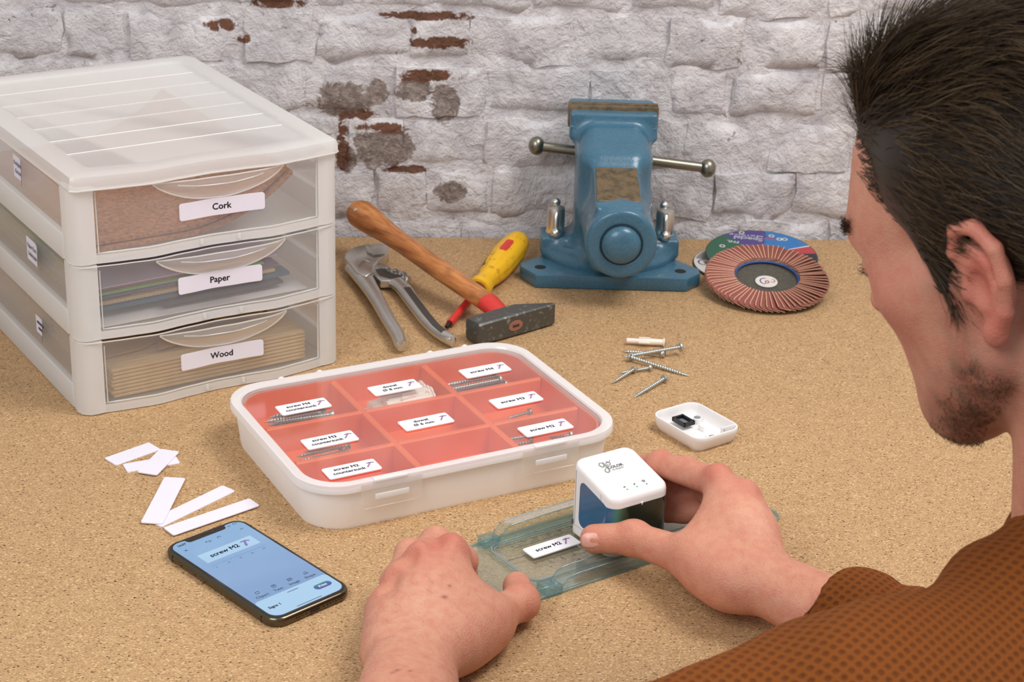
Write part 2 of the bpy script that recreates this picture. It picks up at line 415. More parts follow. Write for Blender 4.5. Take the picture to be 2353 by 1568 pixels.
# mortar bed: a slightly uneven sheet of whitewashed mortar behind the bricks
mb = MB(); nx, nz = 120, 60; X0, X1, Z0, Z1 = -1.6, 1.6, -.75, 1.3
vs = []; fs = []
for j in range(nz+1):
    for i in range(nx+1):
        x = X0+(X1-X0)*i/nx; z = Z0+(Z1-Z0)*j/nz
        vs.append((x, .0036+.0035*noise.noise(Vector((x*25, 3, z*25))), z))
for j in range(nz):
    for i in range(nx): a = j*(nx+1)+i; fs.append((a, a+1, a+nx+2, a+nx+1))
b0 = len(vs); vs += [(X0, .12, Z0), (X1, .12, Z0), (X1, .12, Z1), (X0, .12, Z1)]; fs.append((b0, b0+3, b0+2, b0+1))
mb.add(vs, fs).build('mortar_bed', bp, wall, smooth=60)
zs = [-.103, -.043, .0164, .0754, .1351, .1948, .2518, .311, .370, .430]
joints = {6: [-.5021, -.3122, -.2346, -.1035, .0032, .1099, .2058], 5: [-.5023, -.4354, -.3132, -.2327, -.1318, -.0659, .0496, .1517, .2398, .3306],
          4: [-.2452, -.1485, -.0439, .0703, .1609, .2271, .3292], 3: [-.2031, -.1341, -.0457, .0649, .1773, .2768, .3729],
          2: [-.1688, -.111, -.0387, .0975, .2176, .3108, .3946], 1: [-.149, -.0699, .0246, .12, .2512, .3531]}
rb = random.Random(3)
def make_brick(x0, x1, z0, z1, seed):
    nx, nz = 9, 5; vs = []; fs = []; g = .0008+.0024*rb.random()
    x0 += g; x1 -= g; z0 += g; z1 -= g; cx, cz = (x0+x1)/2, (z0+z1)/2
    tx, tz = rb.uniform(-.05, .05), rb.uniform(-.07, .05); dp = rb.uniform(-.0012, .0018); crack = rb.choice((0, .003, .010, .015))
    for j in range(nz+1):
        for i in range(nx+1):
            u, v = i/nx, j/nz
            x = x0+(x1-x0)*u; z = z0+(z1-z0)*v
            eu = min(u, 1-u)*(x1-x0); ev = min(v, 1-v)*(z1-z0); e = min(eu, ev)
            q = Vector((x*22+seed*7.3, seed*1.7, z*22)); q2 = Vector((x*70, seed*3.1, z*70))
            if e < 1e-6:
                x += .0060*noise.noise(q*1.7); z += .0055*noise.noise(q*1.9+Vector((5, 0, 0)))
            y = dp + .0045*noise.noise(q) + .0016*noise.noise(q2) + tx*(x-cx)*.25 + tz*(z-cz)*.35
            y += (.0012+.0045*max(0, noise.noise(Vector((x*14, seed, z*14)))))*max(0, 1-e/.005)**2
            if v < .3: y += crack*max(0, 1-v*(z1-z0)/.008)**2*max(0, min(1, .5+1.6*noise.noise(Vector((x*16+seed, 9, 0)))))
            vs.append((x-cx, y, z-cz))
    for j in range(nz):
        for i in range(nx): a = j*(nx+1)+i; fs.append((a, a+1, a+nx+2, a+nx+1))
    # skirt back into the mortar
    loop = [i for i in range(nx+1)]+[(j+1)*(nx+1)-1 for j in range(1, nz+1)]+[nz*(nx+1)+i for i in range(nx-1, -1, -1)]+[j*(nx+1) for j in range(nz-1, 0, -1)]
    b = len(vs); vs += [(vs[i][0], .03, vs[i][2]) for i in loop]; n = len(loop)
    for k in range(n): fs.append((loop[k], b+k, b+(k+1) % n, loop[(k+1) % n]))
    return MB().add(vs, fs).build('brick', bp, wall, smooth=75, loc=(cx, 0, cz))
for c in range(len(zs)-1):
    js = list(joints.get(c, []))
    if not js: js = [rb.uniform(-.05, .05)]
    lo = js[0]
    while lo > -.86: lo -= rb.choice((.112, .118, .125, .06)); js.insert(0, lo)
    hi = js[-1]
    while hi < .86: hi += rb.choice((.108, .115, .122, .065)); js.append(hi)
    for i in range(len(js)-1): make_brick(js[i], js[i+1], zs[c], zs[c+1], c*31+i)
# ================================================================== drawer tower
DW, DD, TH = .2515, .330, .0703
DA = R(33.4); DO = Vector((-.3757, 1.4405, 0))
frost = translucent('frosted_polypropylene', (250, 248, 245), .62, .38, .03, sss=.36, bumpy=.15)
frost_thick = translucent('frosted_polypropylene_thick', (252, 250, 247), .28, .35, .04, sss=.34, bumpy=.15)
frost_clear = translucent('clear_polypropylene', (250, 248, 246), .885, .22, .02, sss=.36)
frost_edge = translucent('polypropylene_edge', (252, 250, 246), .25, .3, .06, sss=.5)
tower = thing('drawer_tower', 'frosted translucent plastic tower of three drawers labelled Cork, Paper and Wood', 'drawer unit', DO, DA)
def bow(s):
    """how far the front bulges forward at s = 0..1 across the width"""
    s = min(1, max(0, s)); s = min(s, 1-s)
    K = ((0, 0), (.06, .0012), (.16, .0052), (.27, .0080), (.40, .0050), (.5, .0034))
    for (a, p), (b, q) in zip(K, K[1:]):
        if s <= b:
            t = (s-a)/(b-a); t = t*t*(3-2*t) if p > q or a >= .16 else t; return p+(q-p)*t
    return .0034
def front_strip(x0, x1, z0, z1, off, th, n=24, zw=0.0):
    """bowed vertical strip of the front, th thick, off in front of the nominal plane"""
    vs = []; fs = []
    for i in range(n+1):
        x = x0+(x1-x0)*i/n; y = -bow(x/DW)-off
        vs += [(x, y, z0), (x, y, z1), (x, y+th, z1), (x, y+th, z0)]
    for i in range(n):
        a = i*4
        for k in range(4): fs.append((a+k, a+(k+1) % 4, a+4+(k+1) % 4, a+4+k))
    fs += [(3, 2, 1, 0), tuple(n*4+k for k in range(4))]
    return vs, fs
def make_tier(z0):
    # housing: two side walls with a rail, rear wall, shelf, two rounded front posts, bowed bottom rail
    m = MB(); t = .0022
    for sx in (0, 1):
        x = 0 if sx == 0 else DW
        s = 1 if sx == 0 else -1
        a, b = sorted((x, x+s*t)); MB().box(a, b, .020, DD-.004, z0+.001, z0+TH-.001).build('side_panel', frost_clear, tower, smooth=30)
        a, b = sorted((x-s*.0012, x+s*.005)); MB().box(a, b, .020, DD-.006, z0+.001, z0+.024).build('side_rail', frost_thick, tower, bevel=.0008)
    m.box(.004, DW-.004, DD-.005, DD-.0028, z0+.001, z0+TH-.001)
    m.build('rear_panel', frost, tower, smooth=30, fix=True)
    MB().box(.004, DW-.004, .006, DD-.006, z0+.001, z0+.0028).build('shelf', frost, tower, smooth=30)
    for sx in (0, 1):
        pts = [(.0, .022), (-.0015, .008), (.0005, .001), (.006, -.0035), (.013, -.0045), (.020, -.004), (.020, .0005), (.0125, .0005), (.006, .0035), (.004, .022)]
        if sx: pts = [(DW-x, y) for x, y in reversed(pts)]
        MB().prism(pts, z0+.0012, z0+TH-.0005).build('corner_post', frost_thick, tower, smooth=40)
    v, f = front_strip(.014, DW-.014, z0+.001, z0+.0085, .002, .006)
    MB().add(v, f).build('bottom_rail', frost_thick, tower, smooth=40)
    # fine bright lip where two tiers meet
    pts = [(DW*i/40*(.99)+.00125, -bow(i/40)-.0048, z0+TH-.0006) for i in range(2, 39)]
    MB().tube([(0, .02, z0+TH-.0006), (-.0012, .006, z0+TH-.0006), (.006, -.0042, z0+TH-.0006)]+pts+[(DW-.006, -.0042, z0+TH-.0006), (DW+.0012, .006, z0+TH-.0006), (DW, .02, z0+TH-.0006)], .0006, 6).build('tier_lip', frost_edge, tower, smooth=60)
    for px in (.46, .60):
        MB().box(DW*px-.0012, DW*px+.0012, -bow(px)-.0035, -bow(px)-.0015, z0+.0035, z0+.0085).build('rail_nub', frost_edge, tower, smooth=30)
def make_drawer(z0):
    d = bpy.data.objects.new('drawer', None); COL.objects.link(d); d.parent = tower; d.empty_display_size = .02
    # front panel
    x0, x1 = .021, DW-.021
    v, f = front_strip(x0, x1, z0+.0095, z0+TH-.0035, .0012, .0016, 32)
    MB().add(v, f).build('drawer_front', frost_clear, d, smooth=40)
    m = MB(); t = .0016
    m.box(.0105, .0105+t, .004, DD-.02, z0+.006, z0+TH-.018); m.box(DW-.0105-t, DW-.0105, .004, DD-.02, z0+.006, z0+TH-.018)
    m.box(.0105, DW-.0105, DD-.0216, DD-.02, z0+.006, z0+TH-.018); m.box(.0105, DW-.0105, -.004, DD-.02, z0+.0045, z0+.006)
    m.build('drawer_tray', frost_clear, d, smooth=30)
    # inner frame line of the front
    loop = []
    for i in range(25): x = x0+.001+(x1-x0-.002)*i/24; loop.append((x, -bow(x/DW)-.0016, z0+.0105))
    MB().tube([(x0+.001, -bow(x0/DW)-.0016, z0+TH-.006)]+loop+[(x1-.001, -bow(x1/DW)-.0016, z0+TH-.006)], .0007, 6).build('front_rib', frost_edge, d, smooth=60)
    # moon-shaped handle scoop
    xc, hw, hh = DW*.53, .062, .0215; zt = z0+TH-.004; n = 24
    rim = []; rings = []
    for i in range(n+1):
        u = -1+2*i/n; x = xc+hw*u; b = -bow(x/DW)-.0014
        zb = zt-hh*(1-u*u)**.85-.0004; bul = .010*(1-u*u)
        ring = []
        for k in range(7):
            q = k/6; z = zb+(zt-zb)*q
            ring.append((x, b-bul*math.sin(q*math.pi/2)**.8, z))
        rings.append(ring); rim.append((x, b-.0004, zb))
    h = MB(); v = [p for r in rings for p in r]; f = [(i*7+k, i*7+k+1, (i+1)*7+k+1, (i+1)*7+k) for i in range(n) for k in range(6)]
    ho = h.add(v, f).build('handle', frost, d, smooth=60)
    rl = MB().tube(rim, .0008, 6)
    rl.tube([r[6] for r in rings], .0007, 6); rl.tube([(r[3][0]*.86+xc*.14, r[4][1], r[4][2]) for r in rings[3:-3]], .00055, 6)
    rl.build('handle_rim', frost_edge, ho, smooth=60)
    return d
drawers = []
for k in range(3):
    make_tier(k*TH); drawers.append(make_drawer(k*TH))
# lid
ZL = 3*TH
def lid_ring(ins, z, r=.011, n=8):
    out = []
    for k in range(41): s = k/40; out.append((ins+(DW-2*ins)*s, -bow(s)-.005+ins, z))
    # round the front corners a little and run round the back
    out[0] = (ins+.002, .002+ins-.004, z); out[-1] = (DW-ins-.002, .002+ins-.004, z)
    for i in range(n+1):
        a = i/n*math.pi/2; out.append((DW+.002-ins-r+r*math.cos(a), DD+.002-ins-r+r*math.sin(a), z))
    for i in range(n+1):
        a = math.pi/2+i/n*math.pi/2; out.append((-.002+ins+r+r*math.cos(a), DD+.002-ins-r+r*math.sin(a), z))
    return out
rings = [lid_ring(-.0022, ZL-.0015), lid_ring(-.002, ZL+.006), lid_ring(-.0005, ZL+.0098), lid_ring(.003, ZL+.0112), lid_ring(.019, ZL+.0112), lid_ring(.0205, ZL+.0100), lid_ring(.022, ZL+.0084)]
lid = MB().loft(rings, False, True).build('top_lid', frost_thick, tower, smooth=45)
rr = lid_ring(-.0024, ZL-.0012); MB().tube(rr+[rr[0]], .0007, 6).build('lid_lip', frost_edge, lid, smooth=60)
for y in (.064, .106, .148, .190, .231, .272):
    MB().tube([(.021, y, ZL+.0086), (DW/2, y, ZL+.0086), (DW-.021, y, ZL+.0086)], .0006, 6).build('rib', frost_edge, lid, smooth=60)

# name tags on the drawer fronts
tagwhite = plain('tag_white', (236, 230, 240), .35, var=.02)
ink = plain('black_ink', (22, 20, 22), .5, var=.05)
def drawer_tag(word, xc, zc, parent):
    n = 16; w, h, r = .080, .0155, .0022; out = rrect(w, h, r, 4); rings = []
    for off in (.0004, .0014):
        rings.append([(xc+x, -bow((xc+x)/DW)-.0012-off, zc+y) for x, y in out])
    # bend with the bow of the front: strips
    vs = []; fs = []
    us = [-1, -.996, -.985, -.968, -.945]+[-.9+1.8*k/16 for k in range(17)]+[.945, .968, .985, .996, 1]; n = len(us)-1
    for i in range(n+1):
        u = us[i]; x = w/2*u; hh = h/2 if abs(x) < w/2-r else h/2-r+math.sqrt(max(0, r*r-(abs(x)-(w/2-r))**2))
        b = -bow((xc+x)/DW)-.0012
        vs += [(xc+x, b-.0003, zc-hh), (xc+x, b-.0003, zc+hh), (xc+x, b-.0013, zc+hh), (xc+x, b-.0013, zc-hh)]
    for i in range(n):
        a = i*4
        for k in range(4): fs.append((a+k, a+4+k, a+4+(k+1) % 4, a+(k+1) % 4))
    fs += [(0, 1, 2, 3), tuple(n*4+k for k in (3, 2, 1, 0))]
    o = MB().add(vs, fs).build('name_tag', tagwhite, parent, smooth=40, fix=True); o['label'] = 'white name tag reading %s' % word
    src = text_mesh(word, .0082, .0002); m = MB()
    m.add([(xc+v.co.x, -bow((xc+v.co.x)/DW)-.00256-v.co.z, zc+v.co.y) for v in src.vertices], [tuple(p.vertices) for p in src.polygons])
    m.build('lettering', ink, o, smooth=0)
drawer_tag('Cork', .1355, .1765, drawers[2]); drawer_tag('Paper', .1315, .1085, drawers[1]); drawer_tag('Wood', .1310, .0350, drawers[0])
# small paper stickers on the left flank of the drawers
stick = plain('sticker_paper', (226, 222, 232), .6, var=.03); inkb = plain('printed_ink_blue', (62, 58, 96), .6, var=.05)
for k, (y, z, w, h, words) in enumerate(((.122, .1935, .030, .021, ('Korkplatte', 'Kartone')), (.098, .1215, .038, .022, ('Papier Karton', 'Seidenpapier')), (.094, .051, .026, .017, ()))):
    vs = []; fs = []
    for i in range(7):
        q = i/6; yy = y+w/2-w*q; curl = .002*max(0, q-.6)**1.5*4
        vs += [(-.0016-curl*2, yy, z-h/2-curl), (-.0016-curl*1.5, yy, z+h/2)]
    for i in range(6): fs.append((i*2, i*2+1, i*2+3, i*2+2))
    # give the paper a back
    b = len(vs); vs += [(x+.0003, yy, zz) for x, yy, zz in vs[:14]]; fs += [(c+b, d+b, a_+b, b_+b) for a_, b_, c, d in [(f[1], f[0], f[3], f[2]) for f in fs]]
    o = MB().add(vs, fs).build('paper_sticker', stick, drawers[2-k], smooth=60)
    if not words:
        for j in range(2): MB().box(-.00245, -.0020, y-.009+.002*j, y+.008-.003*j, z+.0022-j*.0055, z+.0040-j*.0055).build('blurred_print', inkb, o, smooth=0)
    for j, wd_ in enumerate(words):
        text(wd_, .0058, inkb, o, (-.0024, y+.001, z+.004-j*.0075), (math.pi/2, 0, -math.pi/2), sx=.85)

# contents -------------------------------------------------------------
def in_tower(p): return DO + Matrix.Rotation(DA, 3, 'Z') @ Vector(p)
cork = NT('cork'); co = cork.coord(); n_ = cork.noise(co, 260, 4, .7)
cork.base(cork.ramp(n_, [(.3, lin((118, 74, 48))), (.5, lin((172, 116, 78))), (.7, lin((196, 142, 100)))])); cork.p(Roughness=.85); cork.bump(n_, .4, .0005)
cork_edge = plain('cork_underlay', (70, 58, 56), .8)
def cork_sheet(x0, x1, y0, y1, zb, curl, th, label):
    n = 20; top = []; bot = []
    for i in range(n+1):
        u = i/n; x = x0+(x1-x0)*u; c = max(0, (u-.42)/.58); z = zb+curl*c*c
        x -= .010*c*c; top.append((x, z+th)); bot.append((x, z))
    vs = []; fs = []
    for (x, z) in top: vs += [(x, y0, z), (x, y1, z)]
    for (x, z) in bot: vs += [(x, y0, z), (x, y1, z)]
    k = 2*(n+1)
    for i in range(n):
        a = 2*i; fs += [(a, a+2, a+3, a+1), (k+a, k+a+1, k+a+3, k+a+2), (a, k+a, k+a+2, a+2), (a+1, a+3, k+a+3, k+a+1)]
    fs += [(0, 1, k+1, k), (2*n, k+2*n, k+2*n+1, 2*n+1)]
    o = MB().add(vs, fs).build('cork_sheet', cork.m, smooth=40, loc=DO, rot=(0, 0, DA))
    return tag(o, label, 'cork sheet', 'cork sheets in the top drawer')
z = 2*TH+.0068
cork_sheet(.014, .222, .008, .30, z, .043, .0034, 'lower of two brown cork sheets curling up in the Cork drawer')
cork_sheet(.014, .218, .012, .30, z+.0046, .043, .0034, 'upper of two brown cork sheets curling up in the Cork drawer')
papers = [((232, 226, 224), .014, .225, .008, .0, 'big white sheet at the bottom of the Paper drawer', .0008), ((38, 92, 116), .030, .214, .022, .009, 'dark teal sheet low in the Paper drawer stack', .0032),
          ((58, 70, 84), .085, .205, .017, .005, 'short slate blue card near the bottom of the Paper drawer', .002), ((196, 168, 128), .018, .200, .024, .0135, 'beige corrugated card in the Paper drawer stack', .0030),
          ((150, 120, 46), .060, .206, .026, .0175, 'mustard coloured sheet in the Paper drawer stack', .0012), ((92, 78, 122), .022, .204, .024, .0198, 'muted purple sheet in the Paper drawer stack', .0012),
          ((120, 176, 88), .016, .190, .026, .0220, 'light green sheet in the Paper drawer stack', .0014), ((186, 78, 88), .018, .186, .030, .0246, 'red sheet in the Paper drawer stack', .0012),
          ((190, 172, 196), .014, .205, .028, .0272, 'pale lilac tissue on top of the Paper drawer stack', .0012), ((60, 140, 90), .014, .075, .09, .0300, 'bright green folder seen through the side of the Paper drawer', .006)]
for i, (c, x0, x1, y0, dz, lab, th) in enumerate(papers):
    zb = TH+.0068+dz; pm = plain('paper_stock_%02d' % i, c, .75, var=.08)
    x1 = min(x1, .226); w = x1-x0; m_ = MB()
    n = 8; top = [(x0+w*k/n, zb+.0025*(k/n)*min(1, dz*80)) for k in range(n+1)]
    vs = []; fs = []
    for x, zz in top: vs += [(x, y0, zz+th), (x, .295, zz+th), (x, .295, zz), (x, y0, zz)]
    for k in range(n):
        a = 4*k
        for q in range(4): fs.append((a+q, a+4+q, a+4+(q+1) % 4, a+(q+1) % 4))
    fs += [(0, 1, 2, 3), (4*n+3, 4*n+2, 4*n+1, 4*n)]
    if i == 3:
        # fluting of the corrugated card along its front edge
        for k in range(46):
            x = x0+.002+w*.96*k/46; m_.box(x, x+.0016, y0-.0008, y0+.0005, zb+.0002+.0025*(x-x0)/w, zb+th-.0002+.0025*(x-x0)/w)
    o = m_.add(vs, fs).build('paper_sheet', pm, smooth=30, loc=DO, rot=(0, 0, DA), fix=True)
    tag(o, lab, 'paper', 'papers in the middle drawer')
ply = NT('plywood'); co = ply.coord(scale=(1, 9, 1)); n_ = ply.noise(co, 18, 5, .6, .8)
ply.base(ply.ramp(n_, [(.35, lin((206, 168, 118))), (.65, lin((232, 202, 156)))])); ply.p(Roughness=.7)
ordn = ('lowest', 'second from the bottom', 'third from the bottom', 'fourth from the bottom', 'fourth from the top', 'third from the top', 'second from the top', 'topmost')
for k in range(8):
    th = .0028; dx = random.Random(k).uniform(-.0012, .0012)
    o = MB().box(.032+dx, .222+dx*.5, .008+abs(dx)*.8, .24, 0, th).build('wood_board', ply.m, loc=DO+Vector((0, 0, .0068+k*.0036)), rot=(0, 0, DA), bevel=.0004)
    tag(o, 'thin plywood board, %s of the eight stacked in the Wood drawer' % ordn[k], 'wood board', 'boards in the bottom drawer')
zt = .0068+8*.0036+.0002
ply2 = plain('offcut_wood', (186, 146, 96), .7, var=.12, vscale=40); ply3 = plain('offcut_wood_dark', (168, 122, 74), .7, var=.15, vscale=40)
scr = [([(.020, .03), (.070, .035), (.118, .06), (.11, .10), (.030, .11)], zt, 0, ply2, 'pale offcut lying at the left on the board stack in the Wood drawer'),
       ([(.080, .020), (.150, .03), (.205, .05), (.20, .085), (.15, .10), (.10, .07)], zt+.0024, .10, ply3, 'brown offcut in the middle on the board stack in the Wood drawer'),
       ([(.150, .055), (.185, .040), (.214, .060), (.208, .12), (.165, .13)], zt+.0052, .14, ply2, 'light rounded offcut at the right on the board stack in the Wood drawer')]
for pts, z, ty, mt, lab in scr:
    o = MB().prism(pts, 0, .0022, .0004).build('wood_offcut', mt, smooth=35, loc=DO+Vector((0, 0, z+.0003)), rot=(0, -ty*.08, DA)); tag(o, lab, 'wood offcut', 'offcuts in the bottom drawer')
# ================================================================== screws (shared)
zinc = plain('zinc_steel', (196, 200, 196), .30, .85, var=.12, vscale=300)
dkhole = plain('screw_recess', (44, 44, 44), .5, .6)
def screw_parts(L, r, head, pitch=.0026):
    """screw along +x, head at x=0, tip at x=L"""
    MX = Matrix.Rotation(R(90), 4, 'Y')
    sh = MB(); prof = []; n = int(L/pitch)
    # a real helix: rows of a threaded surface
    turns = L*.92/pitch; steps = 10; vs = []; fs = []
    rows = int(turns*3); seg = 12
    for i in range(rows+1):
        for k in range(seg):
            u = i/3.0+k/seg/1.0; x = .001+pitch*u*.98
            ph = (i % 3)/3.0
            tap = 1 if x < L*.86 else max(.12, 1-(x-L*.86)/(L*.14)*.9)
            rad = (r if i % 3 == 0 else r*.70)*tap
            a = 2*math.pi*k/seg; vs.append((min(x, L), rad*math.cos(a), rad*math.sin(a)))
    for i in range(rows):
        for k in range(seg):
            j = (k+1) % seg; d = 3 if j == 0 else 0
            a1 = i*seg+k; b1 = (i+1)*seg+k
            if d and i+1+d > rows: a2 = min(i+d, rows)*seg+j; b2 = rows*seg+j
            else: a2 = (i+d)*seg+j; b2 = (i+1+d)*seg+j
            if a2 != b2: fs.append((a1, b1, b2, a2))
    sh.add(vs, fs)
    sh.lathe([(r*.68, -.0002), (r*.68, L*.88), (r*.12, L*1.0)], 10, MX)
    hd = MB()
    if head == 'pan': hd.lathe([(r*.7, .0012), (r*2.05, .0008), (r*2.1, -.0004), (r*1.9, -.0014), (r*1.3, -.0022), (r*.5, -.0025)], 16, MX)
    else: hd.lathe([(r*.75, r*1.5), (r*1.9, .0002), (r*1.95, -.0004), (r*1.6, -.0006), (r*.4, -.0006)], 16, MX)
    return sh, hd
SCREW = {}
def screw(L, r, head, label, loc, yaw, pitch=0.0, group=None, roll=0.0):
    key = (round(L, 4), round(r, 5), head)
    if key not in SCREW:
        sh, hd = screw_parts(L, r, head)
        e = thing('screw', label, 'screw')
        sh.build('shank', zinc, e, smooth=50); h = hd.build('head', zinc, e, smooth=40)
        x = -.0026 if head == 'pan' else -.00072; q = MB(); a = r*1.0
        q.box(x, x+.0003, -a, a, -a*.28, a*.28); q.box(x, x+.0003, -a*.28, a*.28, -a, a)
        q.build('cross_recess', dkhole, h, smooth=0)
        SCREW[key] = e; o = e
    else: o = copy_tree(SCREW[key]); o['label'] = label
    o.location = loc; o.rotation_euler = (roll, pitch, yaw)
    if group: o['group'] = group
    return o

# ================================================================== compartment box with lid
BO = Vector((-.0755, 1.3925, 0)); BA = R(28.4)
BW, BD = .2860, .2120
white_pl = plain('white_box_plastic', (252, 248, 244), .42, var=.02, bump=.03)
box = thing('compartment_box', 'white lidded box with orange divider tray and labels for screws and dowels', 'storage box', BO, BA)
m = MB()
r_ = [(BW-.020, BD-.020, .030, .0006), (BW-.0165, BD-.0165, .032, .0), (BW-.0145, BD-.0145, .0325, .003), (BW-.0080, BD-.0080, .034, .0352), (BW-.003, BD-.003, .0355, .0356), (BW-.003, BD-.003, .0355, .0372), (BW-.010, BD-.010, .034, .0372), (BW-.012, BD-.012, .033, .030), (BW-.020, BD-.020, .030, .0042)]
m.loft([z3(rrect(w, d, r, 10), z) for w, d, r, z in r_]).build('base', white_pl, box, smooth=40)
orange = NT('orange_tray_plastic'); co = orange.coord(); f_ = orange.noise(co, 22, 3)
orange.base(orange.mix(f_, lin((232, 88, 30)), lin((244, 114, 52)))); orange.p(Roughness=.38); orange.set(orange.bsdf, 'Subsurface Weight', .12); orange.set(orange.bsdf, 'Subsurface Radius', (.01, .004, .002))
orange = orange.m
# inner tray: outer shell + floor, dividers each a piece
TW, TD = BW-.022, BD-.022
m = MB(); rg = [(TW-.006, TD-.006, .026, .0048), (TW, TD, .029, .0372), (TW-.0026, TD-.0026, .028, .0372), (TW-.0086, TD-.0086, .025, .0130)]
m.loft([z3(rrect(w, d, r, 10), z) for w, d, r, z in rg]).build('divider_tray', orange, box, smooth=40)
cx = [-.0415, .0465]; cy = [.0262, -.0408]
def taper_wall(a, b, t0, t1, z0, z1, axis):
    m = MB()
    def sec(t, z):
        if axis == 'y': return [(a[0]-t/2, a[1], z), (a[0]+t/2, a[1], z), (b[0]+t/2, b[1], z), (b[0]-t/2, b[1], z)]
        return [(a[0], a[1]-t/2, z), (b[0], b[1]-t/2, z), (b[0], b[1]+t/2, z), (a[0], a[1]+t/2, z)]
    m.loft([sec(t0, z0), sec(t1, z1-.001), sec(t1*.5, z1)])
    return m.build('divider', orange, box, smooth=40, fix=True)
for x in cx: taper_wall((x, -TD/2+.003), (x, TD/2-.003), .0075, .0058, .0128, .0366, 'y')
for y in cy:
    for x0, x1 in ((-TW/2+.003, cx[0]-.0022), (cx[0]+.0022, cx[1]-.0022), (cx[1]+.0022, TW/2-.003)):
        taper_wall((x0, y), (x1, y), .0075, .0058, .0128, .0366, 'x')
# lid
lidm = translucent('box_lid_plastic', (252, 244, 240), .98, .10, .010, sss=.5); lidrim = translucent('box_lid_rim', (255, 253, 251), .16, .2, .05, sss=.3)
m = MB(); rg = [(BW-.0012, BD-.0012, .036, .0348), (BW+.0, BD+.0, .0365, .0354), (BW-.0002, BD-.0002, .0365, .0400), (BW-.0016, BD-.0016, .0358, .0420), (BW-.005, BD-.005, .0345, .0424), (BW-.0165, BD-.0165, .031, .0418), (BW-.0185, BD-.0185, .030, .0402)]
lo = m.loft([z3(rrect(w, d, r, 12), z) for w, d, r, z in rg], False, False).build('lid', lidrim, box, smooth=45)
MB().loft([z3(rrect(BW-.0185, BD-.0185, .030, 12), .0394), z3(rrect(BW-.0183, BD-.0183, .030, 12), .0402)]).build('lid_window', lidm, lo, smooth=30)
latchm = translucent('latch_plastic', (252, 248, 244), .82, .15, .04, sss=.4)
for x in (-.0745, .0680):
    m = MB(); out = [(x-.026, .041), (x-.026, .0225), (x-.0235, .0195), (x+.0235, .0195), (x+.026, .0225), (x+.026, .041)]
    y = -BD/2-.0014
    m.loft([[(px, y, pz) for px, pz in out], [(px, y+.0014, pz) for px, pz in out]])
    l = m.build('latch', latchm, lo, smooth=30, fix=True, bevel=.0004)
    m = MB().box(x-.0145, x+.0145, y-.0009, y, .0265, .0315); m.box(x-.0145, x+.0145, y+.0005, y+.007, .0412, .0432)
    m.build('latch_step', lidrim, lo, bevel=.0004)
for x in (-.085, -.049, .059, .094):
    MB().sphere((x, BD/2+.0006, .0398), .0034, 12, 8, (1, .6, .9)).build('hinge_nub', lidrim, lo, smooth=60)
# labels on the lid
pearl = plain('label_white', (244, 241, 244), .3, var=.015)
pink = plain('print_mauve', (172, 128, 158), .5, var=.1); pink2 = plain('print_mauve_dark', (128, 86, 124), .5, var=.1)
def hammer_print(parent, x, y, s, z, a=0.0):
    m = MB(); c, q = math.cos(a), math.sin(a)
    def P(px, py): return (x+s*(px*c-py*q), y+s*(px*q+py*c), z)
    pts = [(-.52, -.50), (-.36, -.60), (.20, .18), (.04, .28)]
    m.loft([[P(*p) for p in pts], [(P(*p)[0], P(*p)[1], z+.00005) for p in pts]])
    m.build('printed_handle', pink, parent, smooth=0)
    m = MB(); pts = [(-.34, .20), (-.12, .36), (.20, .40), (.58, .26), (.56, .13), (.18, .22), (-.10, .22)]
    m.loft([[P(*p) for p in pts], [(P(*p)[0], P(*p)[1], z+.00005) for p in pts]])
    m.build('printed_hammer_head', pink2, parent, smooth=0)
def lid_label(lines, x, y, who, w=.0450, d=.0185):
    l = MB().loft([z3(rrect(w, d, .0018, 4), 0), z3(rrect(w, d, .0018, 4), .0009), z3(rrect(w-.0005, d-.0005, .0016, 4), .0011)]).build('label_plate', pearl, box, smooth=30, loc=(x, y, .0403), rot=(0, 0, R(.8)))
    l['label'] = 'white label reading %s' % who
    if len(lines) == 1: text(lines[0], .0056, ink, l, (-.0035, -.0005, .00118), bold=.00013, sx=1.05)
    else:
        text(lines[0], .0052, ink, l, (-.0035, .0031, .00118), bold=.00012, sx=1.05); text(lines[1], .0052, ink, l, (-.0035, -.0033, .00118), bold=.00012, sx=1.05)
    hammer_print(l, .0158, .0010, .0080, .00115, 0.0)
lid_label(['screw M4', 'countersunk'], -.0882, .0454, 'screw M4 countersunk'); lid_label(['screw M3', 'countersunk'], -.0922, -.0227, 'screw M3 countersunk'); lid_label(['screw M2', 'countersunk'], -.0961, -.0777, 'screw M2 countersunk')
lid_label(['dowel', '\u00d8 8 mm'], -.0016, .0498, 'dowel 8 mm'); lid_label(['dowel', '\u00d8 6 mm'], -.0059, -.0235, 'dowel 6 mm')
lid_label(['screw M4'], .0872, .0513, 'screw M4'); lid_label(['screw M3'], .0834, -.0156, 'screw M3'); lid_label(['screw M2'], .0804, -.0742, 'screw M2')
